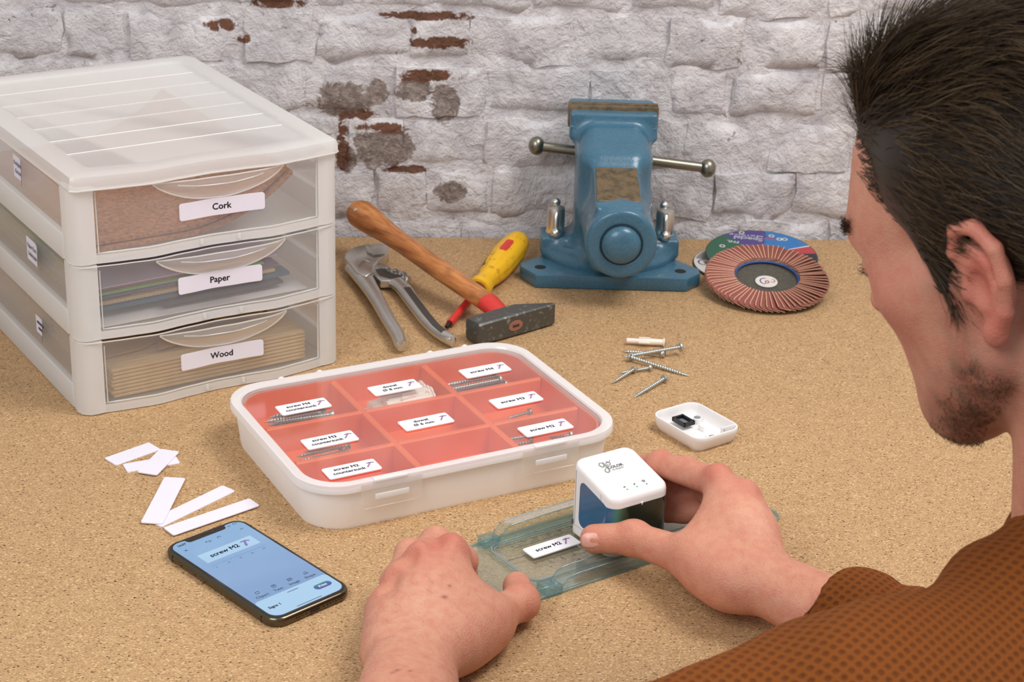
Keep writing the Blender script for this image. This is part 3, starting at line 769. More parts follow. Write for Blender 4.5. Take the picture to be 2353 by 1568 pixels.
# loose hardware in the compartments
def inbox(x, y, z): return BO + Matrix.Rotation(BA, 3, 'Z') @ Vector((x, y, z))
rs = random.Random(11)
def fill(n, cxy, L, r, head, who, spread, base_yaw=3.25, zmax=.012):
    for i in range(n):
        x = cxy[0]+rs.uniform(-spread[0], spread[0]); y = cxy[1]+(i/(n-1)-.5)*2*spread[1] if n > 1 else cxy[1]
        z = .0134+r*2.1+(i % 4)*r*2.3
        screw(L, r, head, who, inbox(x+L/2, y, z), BA+base_yaw-.11+rs.uniform(-.12, .12), rs.uniform(-.02, .04), who.split(' labelled ')[1]+' pile')
fill(14, (-.094, .043), .050, .0022, 'csk', 'long countersunk screw in the compartment labelled screw M4 countersunk', (.006, .012))
fill(11, (-.094, -.018), .040, .0016, 'csk', 'countersunk screw in the compartment labelled screw M3 countersunk', (.005, .010))
fill(10, (.074, .046), .052, .0022, 'pan', 'long round-head screw in the compartment labelled screw M4', (.004, .010))
fill(5, (.095, -.024), .022, .0017, 'pan', 'short round-head screw in the compartment labelled screw M3', (.018, .010))
fill(9, (.085, -.070), .020, .0017, 'pan', 'small round-head screw in the compartment labelled screw M2', (.024, .012))
# plastic wall plugs
plugm = plain('wall_plug_nylon', (240, 226, 212), .45, var=.04)
def plug_mesh(L, r):
    MX = Matrix.Rotation(R(90), 4, 'Y')
    b = MB().lathe([(r*.78, 0), (r*.85, L*.02), (r*.80, L*.30), (r, L*.34), (r, L*.70), (r*.95, L*.72), (r*.92, L*.95), (r*1.3, L*.965), (r*1.3, L), (r*.55, L), (r*.5, L*.9)], 14, MX, True, True)
    f = MB(); f.box(L*.32, L*.62, -r*.22, r*.22, r*.9, r*1.35); f.box(L*.32, L*.62, -r*1.35, -r*.9, -r*.22, r*.22); f.box(L*.32, L*.62, r*.9, r*1.35, -r*.22, r*.22)
    return b, f
PLUG = {}
def plug(L, r, label, loc, yaw, group=None, pitch=0.0):
    if (L, r) not in PLUG:
        e = thing('wall_plug', label, 'wall plug'); b, f = plug_mesh(L, r); b.build('plug_body', plugm, e, smooth=40); f.build('plug_fin', plugm, e, smooth=30, bevel=.0002); PLUG[(L, r)] = e; o = e
    else: o = copy_tree(PLUG[(L, r)]); o['label'] = label
    o.location = loc; o.rotation_euler = (0, pitch, yaw)
    if group: o['group'] = group
    return o
for i in range(18):
    plug(.044, .0042, 'pale wall plug heaped in the compartment labelled dowel 8 mm', inbox(-.036+.0115*(i % 3)+rs.uniform(-.002, .003), .0335+.0050*(i//3)+.002*rs.random(), .0178+.0062*(i % 3)), BA+rs.uniform(-.12, .22), 'plugs in the 8 mm compartment')
plug(.034, .0030, 'single thin wall plug in the compartment labelled dowel 6 mm', inbox(-.030, -.026, .0175), BA+.05)
# ================================================================== smartphone
phone = thing('smartphone', 'dark-framed smartphone showing a blue label editor with screw M2 on screen', 'phone', (-.1853, 1.1780, 0), R(44.4))
PWd, PHt = .0735, .1425
dk = NT('phone_frame_steel'); dk.base(lin((104, 96, 80))); dk.p(Metallic=.95, Roughness=.2); dk = dk.m
blk = plain('phone_glass_black', (26, 22, 18), .06, var=.03, spec=.6)
rg = [(-.0085, .0003), (-.004, .0), (-.0012, .0011), (-.0, .0030), (.0, .0050), (-.0010, .0066), (-.0034, .0077), (-.0042, .0078)]
MB().loft([z3(rrect(PWd+e, PHt+e, .0125+e/2, 12), z) for e, z in rg]).build('frame', dk, phone, smooth=50)
MB().loft([z3(rrect(PWd-.0042, PHt-.0042, .0105, 12), .0077), z3(rrect(PWd-.0048, PHt-.0048, .0102, 12), .00815)]).build('front_glass', blk, phone, smooth=40)
SW, SH = .0652, .1338; zs0 = .00822
def flat(name, poly, z, mat, parent, th=.00003):
    return MB().loft([z3(poly, z), z3(poly, z+th)]).build(name, mat, parent, smooth=0)
# screen outline with the notch cut out
nw, nh, nr = .036, .0052, .004
base = rrect(SW, SH, .0085, 8)
pts = [p for p in base if p[1] > 0 and p[0] > 0] + [(nw/2+.002, SH/2), (nw/2, SH/2-.001), (nw/2, SH/2-nh+nr*.6), (nw/2-nr*.4, SH/2-nh+.0003), (nw/2-nr, SH/2-nh), (-nw/2+nr, SH/2-nh), (-nw/2+nr*.4, SH/2-nh+.0003), (-nw/2, SH/2-nh+nr*.6), (-nw/2, SH/2-.001), (-nw/2-.002, SH/2)] + [p for p in base if p[1] > 0 and p[0] < 0] + [p for p in base if p[1] < 0]
scr = NT('screen_blue'); co = scr.coord(); sx_ = scr.n('ShaderNodeSeparateXYZ'); scr.L.new(co, sx_.inputs[0])
scr.base((.01, .01, .012, 1)); scr.p(Roughness=.09)
colr = scr.ramp(scr.math('MULTIPLY_ADD', sx_.outputs[1], 7.0), [(.02, lin((132, 172, 218))), (.35, lin((140, 176, 224))), (.6, lin((148, 186, 232))), (.98, lin((150, 194, 236)))])
# the node above is MULTIPLY_ADD with a third input
for nd in scr.N:
    if nd.bl_idname == 'ShaderNodeMath' and nd.operation == 'MULTIPLY_ADD': nd.inputs[2].default_value = .5
scr.L.new(colr, scr.bsdf.inputs['Emission Color']); scr.set(scr.bsdf, 'Emission Strength', .78)
screen = flat('screen', pts, zs0, scr.m, phone)
E1 = .80
lite = glow('screen_pale', (178, 216, 246), .86); dkui = glow('screen_ink', (36, 48, 72), .3); grey = glow('screen_grey', (96, 128, 170), .6)
z = zs0+.00005
# bottom sheet, rounded on top
sh_t = -.0415; bs = [(-SW/2, sh_t-.004)] + [p for p in base if p[1] < -.05] + [(SW/2, sh_t-.004)]
bs = [(SW/2, sh_t-.003), (SW/2-.0009, sh_t-.0009), (SW/2-.003, sh_t), (-SW/2+.003, sh_t), (-SW/2+.0009, sh_t-.0009), (-SW/2, sh_t-.003)] + [p for p in base if p[1] < -.05]
flat('bottom_sheet', bs, z, lite, screen)
flat('label_preview', [(.0243, .0271), (.0243, .0413), (-.0243, .0413), (-.0243, .0271)], z, lite, screen)
text('screw M2', .0066, dkui, screen, (-.0040, .0343, z+.0001), bold=.00016)
mv = glow('screen_mauve', (140, 134, 196), .7); m = MB()
for q in ([(-.0011, -.005), (.0011, -.005), (.001, .002), (-.0008, .002)], [(-.0042, .0008), (-.0025, .0028), (.0010, .0040), (.0044, .0032), (.0044, .0018), (.001, .0021)]):
    q = [(x*math.cos(-.35)-y*math.sin(-.35)+.0150, x*math.sin(-.35)+y*math.cos(-.35)+.0345) for x, y in q]
    m.loft([z3(q, z+.0001), z3(q, z+.00014)])
m.build('hammer_icon', mv, screen, smooth=0)
m = MB()
for i in range(46):
    x = -.0241+.0486*i/45; h = .0016 if i % 5 == 0 else .0010
    m.box(x-.00009, x+.00009, .0222-h, .0222, z+.00003, z+.00007)
m.build('ruler_ticks', grey, screen, smooth=0)
for i, s in enumerate(('0', '10', '20', '30', '40')): text(s, .0024, grey, screen, (-.0225+.0108*i, .0180, z+.00005))
text('16:07', .0036, dkui, screen, (-.0238, .0622, z+.00005), bold=.00008); text('...', .0050, dkui, screen, (.0258, .0552, z+.00005), bold=.0001)
text('x', .0052, dkui, screen, (-.0258, .0538, z+.00005)); 
def ring_icon(x, y, pts, name='icon'):
    MB().tube([(x+a, y+b, z+.00006) for a, b in pts], .00018, 5).build(name, dkui, screen, smooth=0)
ring_icon(-.0047, .0542, [(-.0018, .0010), (-.0028, .0), (-.0018, -.0010), (-.0028, 0), (.0012, 0), (.0018, -.0008), (.0010, -.0016), (-.0005, -.0016)], 'undo_arrow')
ring_icon(.0048, .0542, [(.0014, .0010), (.0020, .0001), (.0011, .0), (.0020, .0001), (.0006, .0012), (-.0010, .0010), (-.0014, -.0003), (-.0006, -.0014)], 'redo_arrow')
for i, s in enumerate(('Clipart', 'Text', 'Image', 'Shape')):
    x = -.0215+.0145*i; text(s, .0040, dkui, screen, (x, -.0372, z+.00005))
    sq = [(-.0015, -.0014), (.0015, -.0014), (.0018, 0), (.0015, .0014), (-.0015, .0014), (-.0018, 0), (-.0015, -.0014)]
    if s == 'Shape': sq = [(-.0018, -.0013), (.0018, -.0013), (.0010, .0004), (0, .0016), (-.0010, .0004), (-.0018, -.0013)]
    if s == 'Clipart': sq = [(-.0014, -.0014), (.0010, -.0012), (.0016, .0004), (.0004, .0016), (-.0014, .0012), (-.0018, 0), (-.0014, -.0014)]
    ring_icon(x, -.0312, sq, 'tool_icon')
    if s == 'Text': ring_icon(x, -.0312, [(-.0006, .0006), (.0006, .0006), (0, .0006), (0, -.0007)], 'tool_icon')
    if s == 'Image': ring_icon(x, -.0312, [(-.0014, -.0006), (-.0005, .0003), (.0003, -.0004), (.0014, .0006)], 'tool_icon')
btn = NT('screen_button'); co = btn.coord(); sx_ = btn.n('ShaderNodeSeparateXYZ'); btn.L.new(co, sx_.inputs[0])
ad = btn.math('MULTIPLY', btn.math('ADD', sx_.outputs[1], .0570), 130.0)
btn.base((.01, .01, .01, 1)); btn.L.new(btn.ramp(ad, [(.05, lin((104, 84, 178))), (.5, lin((52, 112, 176))), (.95, lin((56, 168, 132)))]), btn.bsdf.inputs['Emission Color']); btn.set(btn.bsdf, 'Emission Strength', .75)
b_ = flat('print_button', rrect(.0150, .0068, .0033, 6, .0210, -.0535), z+.00006, btn.m, screen)
text('Print', .0036, glow('screen_white', (235, 240, 250), .9), screen, (.0210, -.0535, z+.00013), bold=.0001)
text('Signs 1', .0040, dkui, screen, (-.0228, -.0540, z+.00008), bold=.00012)
for w_, y_, nm in ((.0098, -.0450, 'sheet_grip'), (.0225, -.0648, 'home_bar')): flat(nm, rrect(w_, .0006, .0003, 3, 0, y_), z+.00006, dkui, screen)
flat('earpiece', rrect(.0085, .0007, .0003, 3, 0, SH/2-.0018), .00817, plain('earpiece_grille', (12, 12, 12), .6), phone)
MB().lathe([(.0001, 0), (.0009, .00001), (.0009, .00006), (.0001, .00007)], 16, Matrix.Translation((.0068, SH/2-.0020, .00817))).build('front_camera', plain('lens_glass', (40, 44, 60), .1), phone, smooth=0)
m = MB()
for x in (.0205,): 
    for k in range(3): m.tube([(x+.0009*(k+1)*math.cos(a)*.8, .0620+.0009*(k+1)*math.sin(a)*.8, z+.00008) for a in (R(50), R(70), R(90), R(110), R(130))], .00015, 4)
m.build('wifi_icon', dkui, screen, smooth=0)
MB().tube([(.0248, .0634, z+.0001), (.0282, .0634, z+.0001), (.0282, .0650, z+.0001), (.0248, .0650, z+.0001), (.0248, .0634, z+.0001)], .00014, 4).build('battery_icon', dkui, screen, smooth=0)
# side keys, port, grille holes
for y, h in ((.0455, .0045), (.030, .0085), (.0165, .0085)):
    MB().box(-PWd/2-.0006, -PWd/2+.001, y-h/2, y+h/2, .0028, .0050).build('side_key', dk, phone, bevel=.0005, seg=3)
hol = plain('port_black', (8, 8, 8), .4)
m = MB().loft([[(x, -PHt/2-.00012, z_) for x, z_ in rrect(.0088, .0026, .0012, 5, 0, .0040)], [(x, -PHt/2+.001, z_) for x, z_ in rrect(.0088, .0026, .0012, 5, 0, .0040)]]); m.build('charging_port', hol, phone, smooth=0, fix=True)
for x in [-.0165, -.0140, -.0115, -.0078, .0078]+[.0115+.0026*k for k in range(6)]:
    MB().lathe([(.00075, 0), (.00075, .0012)], 10, Matrix.Translation((x, -PHt/2-.00012, .0040)) @ Matrix.Rotation(R(-90), 4, 'X')).build('grille_hole', hol, phone, smooth=0)
for x in (-PWd/2, PWd/2):
    for y in (-.056, .056): MB().box(x-.0001, x+.0001, y-.0005, y+.0005, .0012, .0066).build('antenna_line', hol, phone, smooth=0)

# ================================================================== loose blank magnet labels
loose = [((-.2982, 1.3535), 26.4, .0450, .0155, 0, 'white short tag lying under another tag at the far left'), ((-.3174, 1.3703), 45.9, .0448, .0175, 0, 'white short tag, farthest left of the loose tags'),
         ((-.2925, 1.3548), 76.2, .0450, .0178, 1, 'white short tag lying across another tag, nearest the drawer tower'), ((-.2511, 1.2826), 53.0, .0797, .0149, 0, 'long white tag in the middle of the fan of three'),
         ((-.2756, 1.2885), 87.0, .0777, .0176, 1, 'long wide white tag at the left of the fan of three'), ((-.2324, 1.2638), 41.7, .0797, .0152, 1, 'long white tag next to the top edge of the phone')]
for (x, y), a, w, d, lv, lab in loose:
    tl = (-.006 if lv else 0)
    o = MB().loft([z3(rrect(w, d, .0018, 5), 0), z3(rrect(w, d, .0018, 5), .0009), z3(rrect(w-.0005, d-.0005, .0016, 5), .0011)]).build('blank_tag', [tagwhite], smooth=30, loc=(x, y, .00005+lv*.00125), rot=(0, 0, R(a)))
    tag(o, lab, 'tag', 'blank white tags on the bench')
# ================================================================== ruler guide tray
TA = R(35.0); TO = Vector((.0365, 1.2328, 0))
aqua = translucent('aqua_acrylic', (190, 206, 200), .94, .08, .015, tint=(246, 249, 246), sss=.5)
aqua_rail = translucent('aqua_acrylic_rail', (186, 204, 202), .91, .08, .03, tint=(244, 249, 247), sss=.5)
aqua_edge = translucent('aqua_acrylic_edge', (146, 188, 198), .86, .1, .04, tint=(226, 241, 245), sss=.5)
tray = thing('ruler_tray', 'clear aqua plastic guide tray with raised rails and a ruler scale', 'guide tray', TO, TA)
X0, X1, Y0, Y1 = -.076, .190, -.0565, .0360
def pl(x0, x1, y0, y1, r): return rrect(x1-x0, y1-y0, r, 8, (x0+x1)/2, (y0+y1)/2)
MB().loft([z3(pl(X0, X1, Y0, Y1, .010), .0004), z3(pl(X0, X1, Y0, Y1, .010), .0026)]).build('base_plate', aqua, tray, smooth=30, fix=True)
def loop(name, pts, r, mat, closed=True):
    return MB().tube(pts+([pts[0], pts[1]] if closed else []), r, 6).build(name, mat, tray, smooth=60)
loop('plate_edge', z3(pl(X0, X1, Y0, Y1, .010), .0016), .0011, aqua_edge)
loop('inner_edge', z3(pl(-.0445, .160, -.0385, .0250, .010), .0034), .0010, aqua_edge)
loop('inner_step', z3(pl(-.0425, .158, -.0365, .0230, .009), .0030), .0006, aqua_edge)
def rail(y0, y1, h, x0=-.031, x1=.150):
    # side profile: quarter-round start and end, flat top
    prof = [(x0, .0026)]
    for i in range(7): a = i/6*math.pi/2; prof.append((x0+.016*(1-math.cos(a)), .0026+(h-.0026)*math.sin(a)))
    for i in range(7): a = math.pi/2-i/6*math.pi/2; prof.append((x1-.016*(1-math.cos(a)), .0026+(h-.0026)*math.sin(a)))
    t = .0018; inn = [(x, max(.0026, z-t)) for x, z in prof]
    m = MB(); m.loft([[(x, y0, z) for x, z in prof], [(x, y0+.0004, z+.0002) for x, z in prof], [(x, y1, z+.0002) for x, z in prof], [(x, y1, z) for x, z in prof]])
    m.build('guide_rail', aqua_rail, tray, smooth=40, fix=True)
    e = MB(); e.tube([(x, y0, z) for x, z in prof], .0006, 6); e.tube([(x, y1, z) for x, z in prof], .0006, 6); e.build('rail_edge', aqua_edge, tray, smooth=60)
rail(-.0560, -.0420, .0125); rail(.0275, .0365, .0150)
for y0, y1 in ((-.0580, -.0430), (.0265, .0375)):
    MB().box(-.045, -.031, y0, y1, .0004, .0078).build('corner_block', aqua_edge, tray, bevel=.0008)
tick = plain('ruler_print', (58, 66, 66), .5)
m = MB()
for i in range(96):
    x = -.026+.0010*i*1.15; h = .0042 if i % 10 == 0 else (.0032 if i % 5 == 0 else .0021)
    m.box(x-.0002, x+.0002, -.0125-h, -.0125, .00263, .0027); m.box(x-.0002, x+.0002, .0125, .0125+h, .00263, .0027)
m.box(-.044, -.0235, -.0004, .0002, .00262, .0027)
m.box(-.044, .10, .0195, .0199, .00262, .00268)
m.build('ruler_scale', tick, tray, smooth=0)
for i in range(1, 6): text(str(i*10), .0030, tick, tray, (-.026+.0115*i, .0183, .0027)); 
for i in range(1, 6): text(str(i*10), .0030, tick, tray, (-.026+.0115*i, -.0185, .0027))
# the freshly printed label
lb = thing('printed_label', 'white label printed screw M2 lying on the aqua ruler tray', 'label', (TO.x, TO.y, .00275), R(35.4))
MB().loft([z3(rrect(.0455, .0158, .0016, 4), 0), z3(rrect(.0455, .0158, .0016, 4), .0009), z3(rrect(.045, .0153, .0014, 4), .0011)]).build('label_plate', pearl, lb, smooth=30)
text('screw M2', .0058, plain('ink_purple_black', (52, 40, 52), .5), lb, (-.0035, 0, .00118), bold=.00013, sx=1.05); hammer_print(lb, .0142, .0008, .0080, .00115, 0.0)

# ================================================================== hand-held label printer
PO = Vector((.0880, 1.2530, .0030)); PA = R(33.5)
prn = thing('label_printer', 'small white hand-held printer with dark glossy band standing on the tray', 'printer', PO, PA)
prw = plain('printer_white', (240, 236, 234), .38, var=.015)
W2, HB = .0560, .054
def ztop(y, near=.0508, far=.0625): return near+(far-near)*(y+W2/2)/W2
def pring(ins, f, r=.0095, base=None):
    o = rrect(W2-2*ins, W2-2*ins, max(.002, r-ins), 8)
    return [(x, y, base if base is not None else ztop(y)+f) for x, y in o]
m = MB().loft([pring(.0015, 0, base=.0), pring(.0, 0, base=.0012), pring(.0, 0, base=.012), pring(0, 0, base=.030), pring(0, -.0044), pring(.0006, -.0020), pring(.0019, -.0006), pring(.0038, 0), pring(.010, .0002)])
m.build('body', prw, prn, smooth=50)
# thin seams
seam = plain('seam_grey', (150, 146, 146), .6)
hx = -W2/2-.00005
MB().tube([(hx, -.0125, ztop(-.0125)-.004), (hx, -.0150, .0395), (hx, -.0163, .034)], .00018, 5).build('seam', seam, prn, smooth=0)
MB().tube([(hx, .0205, .058-.002), (hx, .0200, .035), (hx, .0195, .010)], .00018, 5).build('seam', seam, prn, smooth=0)
MB().tube([(hx, W2/2-.004, .0088), (hx, -W2/2+.0105, .0088)], .00015, 5).build('seam', seam, prn, smooth=0)
# glossy band: wraps from the left flank round the near corner across the near face
band = NT('iridescent_band'); co = band.coord(); sx_ = band.n('ShaderNodeSeparateXYZ'); band.L.new(co, sx_.inputs[0])
fac = band.math('ADD', band.math('MULTIPLY', sx_.outputs[0], 14.0), .52)
band.base(band.ramp(fac, [(.125, lin((36, 92, 136))), (.16, lin((34, 108, 140))), (.20, lin((48, 128, 112))), (.27, lin((46, 84, 60))), (.36, lin((22, 40, 32))), (.9, lin((20, 34, 28)))])); band.p(Roughness=.16, Coat_Weight=.6)  # iridescent reflection painted into the base colour as a fixed ramp
def band_path(o):
    """plan path offset o outside the body, from the flank to the right-hand corner"""
    h = W2/2+o; r = .0095+o; P = [(-h, .0140-.0310*(i/16)**1.6) for i in range(17)]
    P += [(-h+r-r*math.cos(a), -h+r-r*math.sin(a)) for a in [i/8*math.pi/2 for i in range(1, 9)]]
    P += [(-h+r+(2*h-2*r)*i/8, -h) for i in range(1, 9)]
    P += [(h-r+r*math.sin(a), -h+r-r*math.cos(a)) for a in [i/6*math.pi/2 for i in range(1, 7)]]
    P += [(h, -h+r+.020*i/4) for i in range(1, 5)]
    return P
out, inn = band_path(.0004), band_path(-.0006); vs = []; fs = []; n = len(out)
for i in range(n):
    x, y = out[i]; q = min(1, max(0, (.0140-y)/.0055)) if i < 17 else 1
    rnd = math.sqrt(max(0, 1-(1-q)**2)); top = (ztop(y)-.0090 if i < 17 else ztop(-W2/2)-.0082); top = top-(1-rnd)*.0068; bot = .0115+(1-rnd)*.0068
    vs += [(x, y, bot), (x, y, top), (*inn[i], top), (*inn[i], bot)]
for i in range(n-1):
    a = i*4
    for k in range(4): fs.append((a+k, a+(k+1) % 4, a+4+(k+1) % 4, a+4+k))
fs += [(3, 2, 1, 0), tuple((n-1)*4+k for k in range(4))]
MB().add(vs, fs).build('glossy_band', band.m, prn, smooth=40, fix=True)
yb = -W2/2-.0007; zc = ztop(-W2/2)-.0082
MB().loft([[(-.0012, yb, zc+.0008), (.0012, yb, zc+.0008), (0, yb, zc-.0016)], [(-.0012, yb+.001, zc+.0008), (.0012, yb+.001, zc+.0008), (0, yb+.001, zc-.0016)]]).build('centre_mark', prw, prn, smooth=0, fix=True)
MB().box(-W2/2-.0004, -W2/2+.002, .0215, .0235, .0080, .0120).build('flank_slot', plain('slot_dark', (92, 88, 86), .6), prn, bevel=.0002)
# logo and indicator lights on the sloping top
slope = math.atan((.0625-.0508)/W2)
top = bpy.data.objects.new('top_print', None); COL.objects.link(top); top.parent = prn; top.location = (0, 0, ztop(0)+.00055); top.rotation_euler = (slope, 0, 0); top.empty_display_size = .01
lg = plain('logo_grey', (142, 142, 138), .5)
def strokes(name, curves, mat):
    m = MB()
    for pts, rad in curves:
        n = len(pts); P = []
        for i in range(n-1):
            p0, p1, p2, p3 = [Vector(pts[max(0, min(n-1, i+k))]) for k in (-1, 0, 1, 2)]
            for q in range(6):
                t = q/6; P.append(.5*((2*p1)+(-p0+p2)*t+(2*p0-5*p1+4*p2-p3)*t*t+(-p0+3*p1-3*p2+p3)*t**3))
        P.append(Vector(pts[-1]))
        rr = [rad[0]+(rad[1]-rad[0])*math.sin(math.pi*i/(len(P)-1)) for i in range(len(P))]
        m.tube([(p.x, p.y, .0) for p in P], rr, 8, flat=.08)
    return m.build(name, mat, top, smooth=50)
u = .001
strokes('logo_script', [([(-8.2*u, 13.6*u), (-9.8*u, 15.2*u), (-11.8*u, 13.8*u), (-11.6*u, 10.8*u), (-9.6*u, 10.2*u), (-8.0*u, 12.6*u), (-7.6*u, 14.6*u), (-7.6*u, 8.0*u), (-8.4*u, 3.8*u), (-11.0*u, 3.0*u), (-11.6*u, 5.4*u), (-8.6*u, 8.4*u), (-5.4*u, 10.6*u)], (.00028, .00062)),
                        ([(-4.4*u, 14.4*u), (-5.9*u, 12.6*u), (-5.2*u, 10.4*u), (-3.2*u, 10.6*u), (-2.4*u, 12.8*u), (-3.6*u, 14.5*u), (-4.8*u, 14.0*u), (-3.0*u, 13.2*u), (-1.0*u, 14.6*u), (-.6*u, 16.0*u)], (.00022, .00042))], lg)
text('COLOR', .0040, lg, top, (-.0008, .0072, .0001), bold=.0001, align='CENTER', sx=1.05); text('e-mark', .0034, lg, top, (-.0002, .0042, .0001), sx=1.1)
for i, (c, nm) in enumerate((((70, 220, 120), 'green'), ((70, 220, 150), 'green'), ((80, 160, 240), 'blue'))):
    x = -.0085+.0092*i
    MB().lathe([(.0001, 0), (.0007, 0), (.0007, .0001), (.0001, .00012)], 14, Matrix.Translation((x, -.0205, 0))).build('indicator_light', glow('led_%s_%d' % (nm, i), c, 1.0), top, smooth=0)
strokes('battery_symbol', [([(-.0098, -.0172), (-.0080, -.0172)], (.0005, .0006))], plain('symbol_grey', (110, 110, 108), .5))
strokes('drop_symbol', [([(-.0002, -.0180), (.0006, -.0170), (.0010, -.0162)], (.0003, .0006))], MATS['symbol_grey'])
strokes('wifi_symbol', [([(.0080, -.0166), (.0096, -.0156), (.0112, -.0166)], (.0003, .0004)), ([(.0088, -.0176), (.0096, -.0171), (.0104, -.0176)], (.0003, .0004))], MATS['symbol_grey'])

# ================================================================== open printer cap
cap = thing('printer_cap', 'open white printer cap lying hollow side up with a black frame inside', 'printer cap', (.1648, 1.4470, 0), R(36.2))
CW, CD, CH = .0520, .0660, .0142
m = MB()
rg = [(-.0120, 0), (-.0095, .0), (-.0030, .0050), (-.0005, .0105), (0, CH-.0008), (-.0008, CH), (-.0030, CH), (-.0042, CH-.001), (-.0050, .0095), (-.0080, .0045), (-.0125, .0022)]
m.loft([z3(rrect(CW+e, CD+e, max(.004, .0115+e/2), 8), z) for e, z in rg])
m.build('shell', prw, cap, smooth=50)
bk = plain('gasket_black', (24, 22, 22), .45)
fr = MB(); x, y = -.0010, .0155
for a, b, c, d in ((-.0085, .0085, .0045, .0062), (-.0085, .0085, -.0062, -.0045), (-.0085, -.0066, -.0062, .0062), (.0066, .0085, -.0062, .0062)): fr.box(x+c, x+d, y+a, y+b, .0055, .0092)
fo = fr.build('gasket_frame', bk, cap, smooth=30)
MB().box(x-.0045, x+.0045, y-.0066, y+.0066, .0050, .0062).build('gasket_pad', plain('pad_grey', (120, 124, 136), .5), fo, bevel=.0003)
po = MB().lathe([(.0042, .0022), (.0040, .0070), (.0034, .0074)], 20, Matrix.Translation((.0140, .0140, 0))).build('magnet_post', prw, cap, smooth=40)
MB().lathe([(.0031, .0070), (.0031, .0078), (.0026, .0080)], 20, Matrix.Translation((.0140, .0140, 0))).build('magnet', plain('magnet_grey', (168, 176, 186), .25, .8), po, smooth=40)
MB().box(.0060, .0072, -.004, .0035, .0022, .0068).build('inner_fin', prw, cap, bevel=.0003)
hr = MB(); q = [(0.0052*math.cos(2*math.pi*i/24), .0052*math.sin(2*math.pi*i/24)) for i in range(24)]
hr.tube([(.0040+a, -.0190+b, .0045) for a, b in q]+[(.0040+q[0][0], -.0190+q[0][1], .0045), (.0040+q[1][0], -.0190+q[1][1], .0045)], .0014, 8).build('hole_collar', prw, cap, smooth=60)
MB().lathe([(.0042, .0024), (.0042, .0032)], 20, Matrix.Translation((.0040, -.0190, 0))).build('hole', plain('hole_tan', (150, 112, 70), .8), cap, smooth=0)
nt = MB(); nt.box(.0110, .0245, -.0250, -.0238, .0100, CH+.0003); nt.box(.0110, .0122, -.0250, -.0200, .0060, .0130); nt.build('latch_notch', prw, cap, bevel=.0003)

# ================================================================== loose screws and plug on the bench
def bench_screw(tip, head, r, lab, z=None, kind='pan', dz=0.0):
    a, b = Vector((*head, 0)), Vector((*tip, 0)); d = b-a; zc = (r*2.1 if kind == 'pan' else r*1.95)+.0001
    L = d.length; pit = math.asin(min(.5, max(-.5, (zc-r*.4)/L)))
    screw(round(L/math.cos(pit), 3), r, kind, lab, (a.x, a.y, zc+dz), math.atan2(d.y, d.x), pit, 'loose screws on the bench')
bench_screw((.1076, 1.6254), (.1465, 1.6157), .0019, 'long screw farthest back in the loose pile, nearest the white wall plug')
bench_screw((.1144+.0546, 1.5714), (.1144, 1.6032), .0022, 'longest loose screw, its tip pointing towards the open printer cap')
bench_screw((.1085, 1.602), (.1637, 1.6215), .0023, 'long screw with big round head lying on top of the loose pile', dz=.0042)
bench_screw((.103, 1.5732), (.1319, 1.5817), .0016, 'short slim screw lying level just in front of the crossed long screws')
bench_screw((.0953, 1.548), (.1164, 1.5744), .0016, 'short screw slanting at the left end of the loose pile', dz=.0010)
bench_screw((.1145, 1.5197), (.144, 1.5557), .0020, 'screw lying alone, nearest to the open printer cap')
plug(.0372, .0033, 'white plastic wall plug lying behind the loose screws', (.1127, 1.6440, .0045), R(-2.5))
# ================================================================== hammer
oak = NT('hammer_ash_wood'); co = oak.coord(scale=(1, .10, 1)); n_ = oak.noise(co, 170, 4, .55, .2); n2_ = oak.noise(oak.coord(), 40, 4)
c_ = oak.ramp(n_, [(.32, lin((138, 76, 30))), (.5, lin((184, 112, 54))), (.68, lin((206, 140, 78)))])
c_ = oak.mix(oak.math('MULTIPLY', oak.bw(n2_, .52, .7), .45), c_, lin((120, 62, 26))); oak.base(c_); oak.p(Roughness=.36, Coat_Weight=.35)
paintsp = plain('paint_spot', (196, 194, 192), .5)
iron = NT('hammer_iron'); co = iron.coord(); n_ = iron.noise(co, 150, 5, .7)
iron.base(iron.mix(iron.bw(n_, .56, .74), lin((92, 92, 88)), lin((176, 176, 170)))); iron.p(Metallic=.6, Roughness=.4); iron.bump(n_, .35, .0006)
redpl = plain('red_collar', (204, 52, 44), .35, var=.06)
HEYE = Vector((-.0045, 1.6620, .0128)); hang = R(40.0)
ham = thing('hammer', 'wooden-handled hammer with dark iron head and red collar', 'hammer', HEYE, hang)
# head: +x towards the wedge (pein), -x square face; handle leaves along +y
hd = MB()
def sec(x, h0, h1, w0, w1, ch=.0016):
    return [(x, w0+ch, h0), (x, w1-ch, h0), (x, w1, h0+ch), (x, w1, h1-ch), (x, w1-ch, h1), (x, w0+ch, h1), (x, w0, h1-ch), (x, w0, h0+ch)]
S = [(-.0520, -.0105, .0105, -.0105, .0105, .003), (-.0505, -.0122, .0122, -.0120, .0120, .002), (-.044, -.0125, .0125, -.0125, .0125, .0016), (-.012, -.0130, .0130, -.0130, .0130, .0016), (.012, -.0130, .0130, -.0130, .0130, .0016), (.018, -.0130, .0130, -.0130, .0128, .0014), (.0575, -.0124, .0124, -.0125, -.0072, .0010), (.0590, -.0115, .0115, -.0118, -.0085, .0008)]
S = [(a*.88, h0*.90, h1*.90, w0*.9, w1*.9, ch) for a, h0, h1, w0, w1, ch in S]
ho = hd.loft([sec(*s) for s in S]).build('head', iron.m, ham, smooth=30, fix=True)
ey = MB().lathe([(.0088, 0), (.0088, .0006), (.0005, .0008)], 24, Matrix.Translation((0, -.0117, .0)) @ Matrix.Rotation(R(90), 4, 'X') @ Matrix.Diagonal((1, .62, 1, 1)))
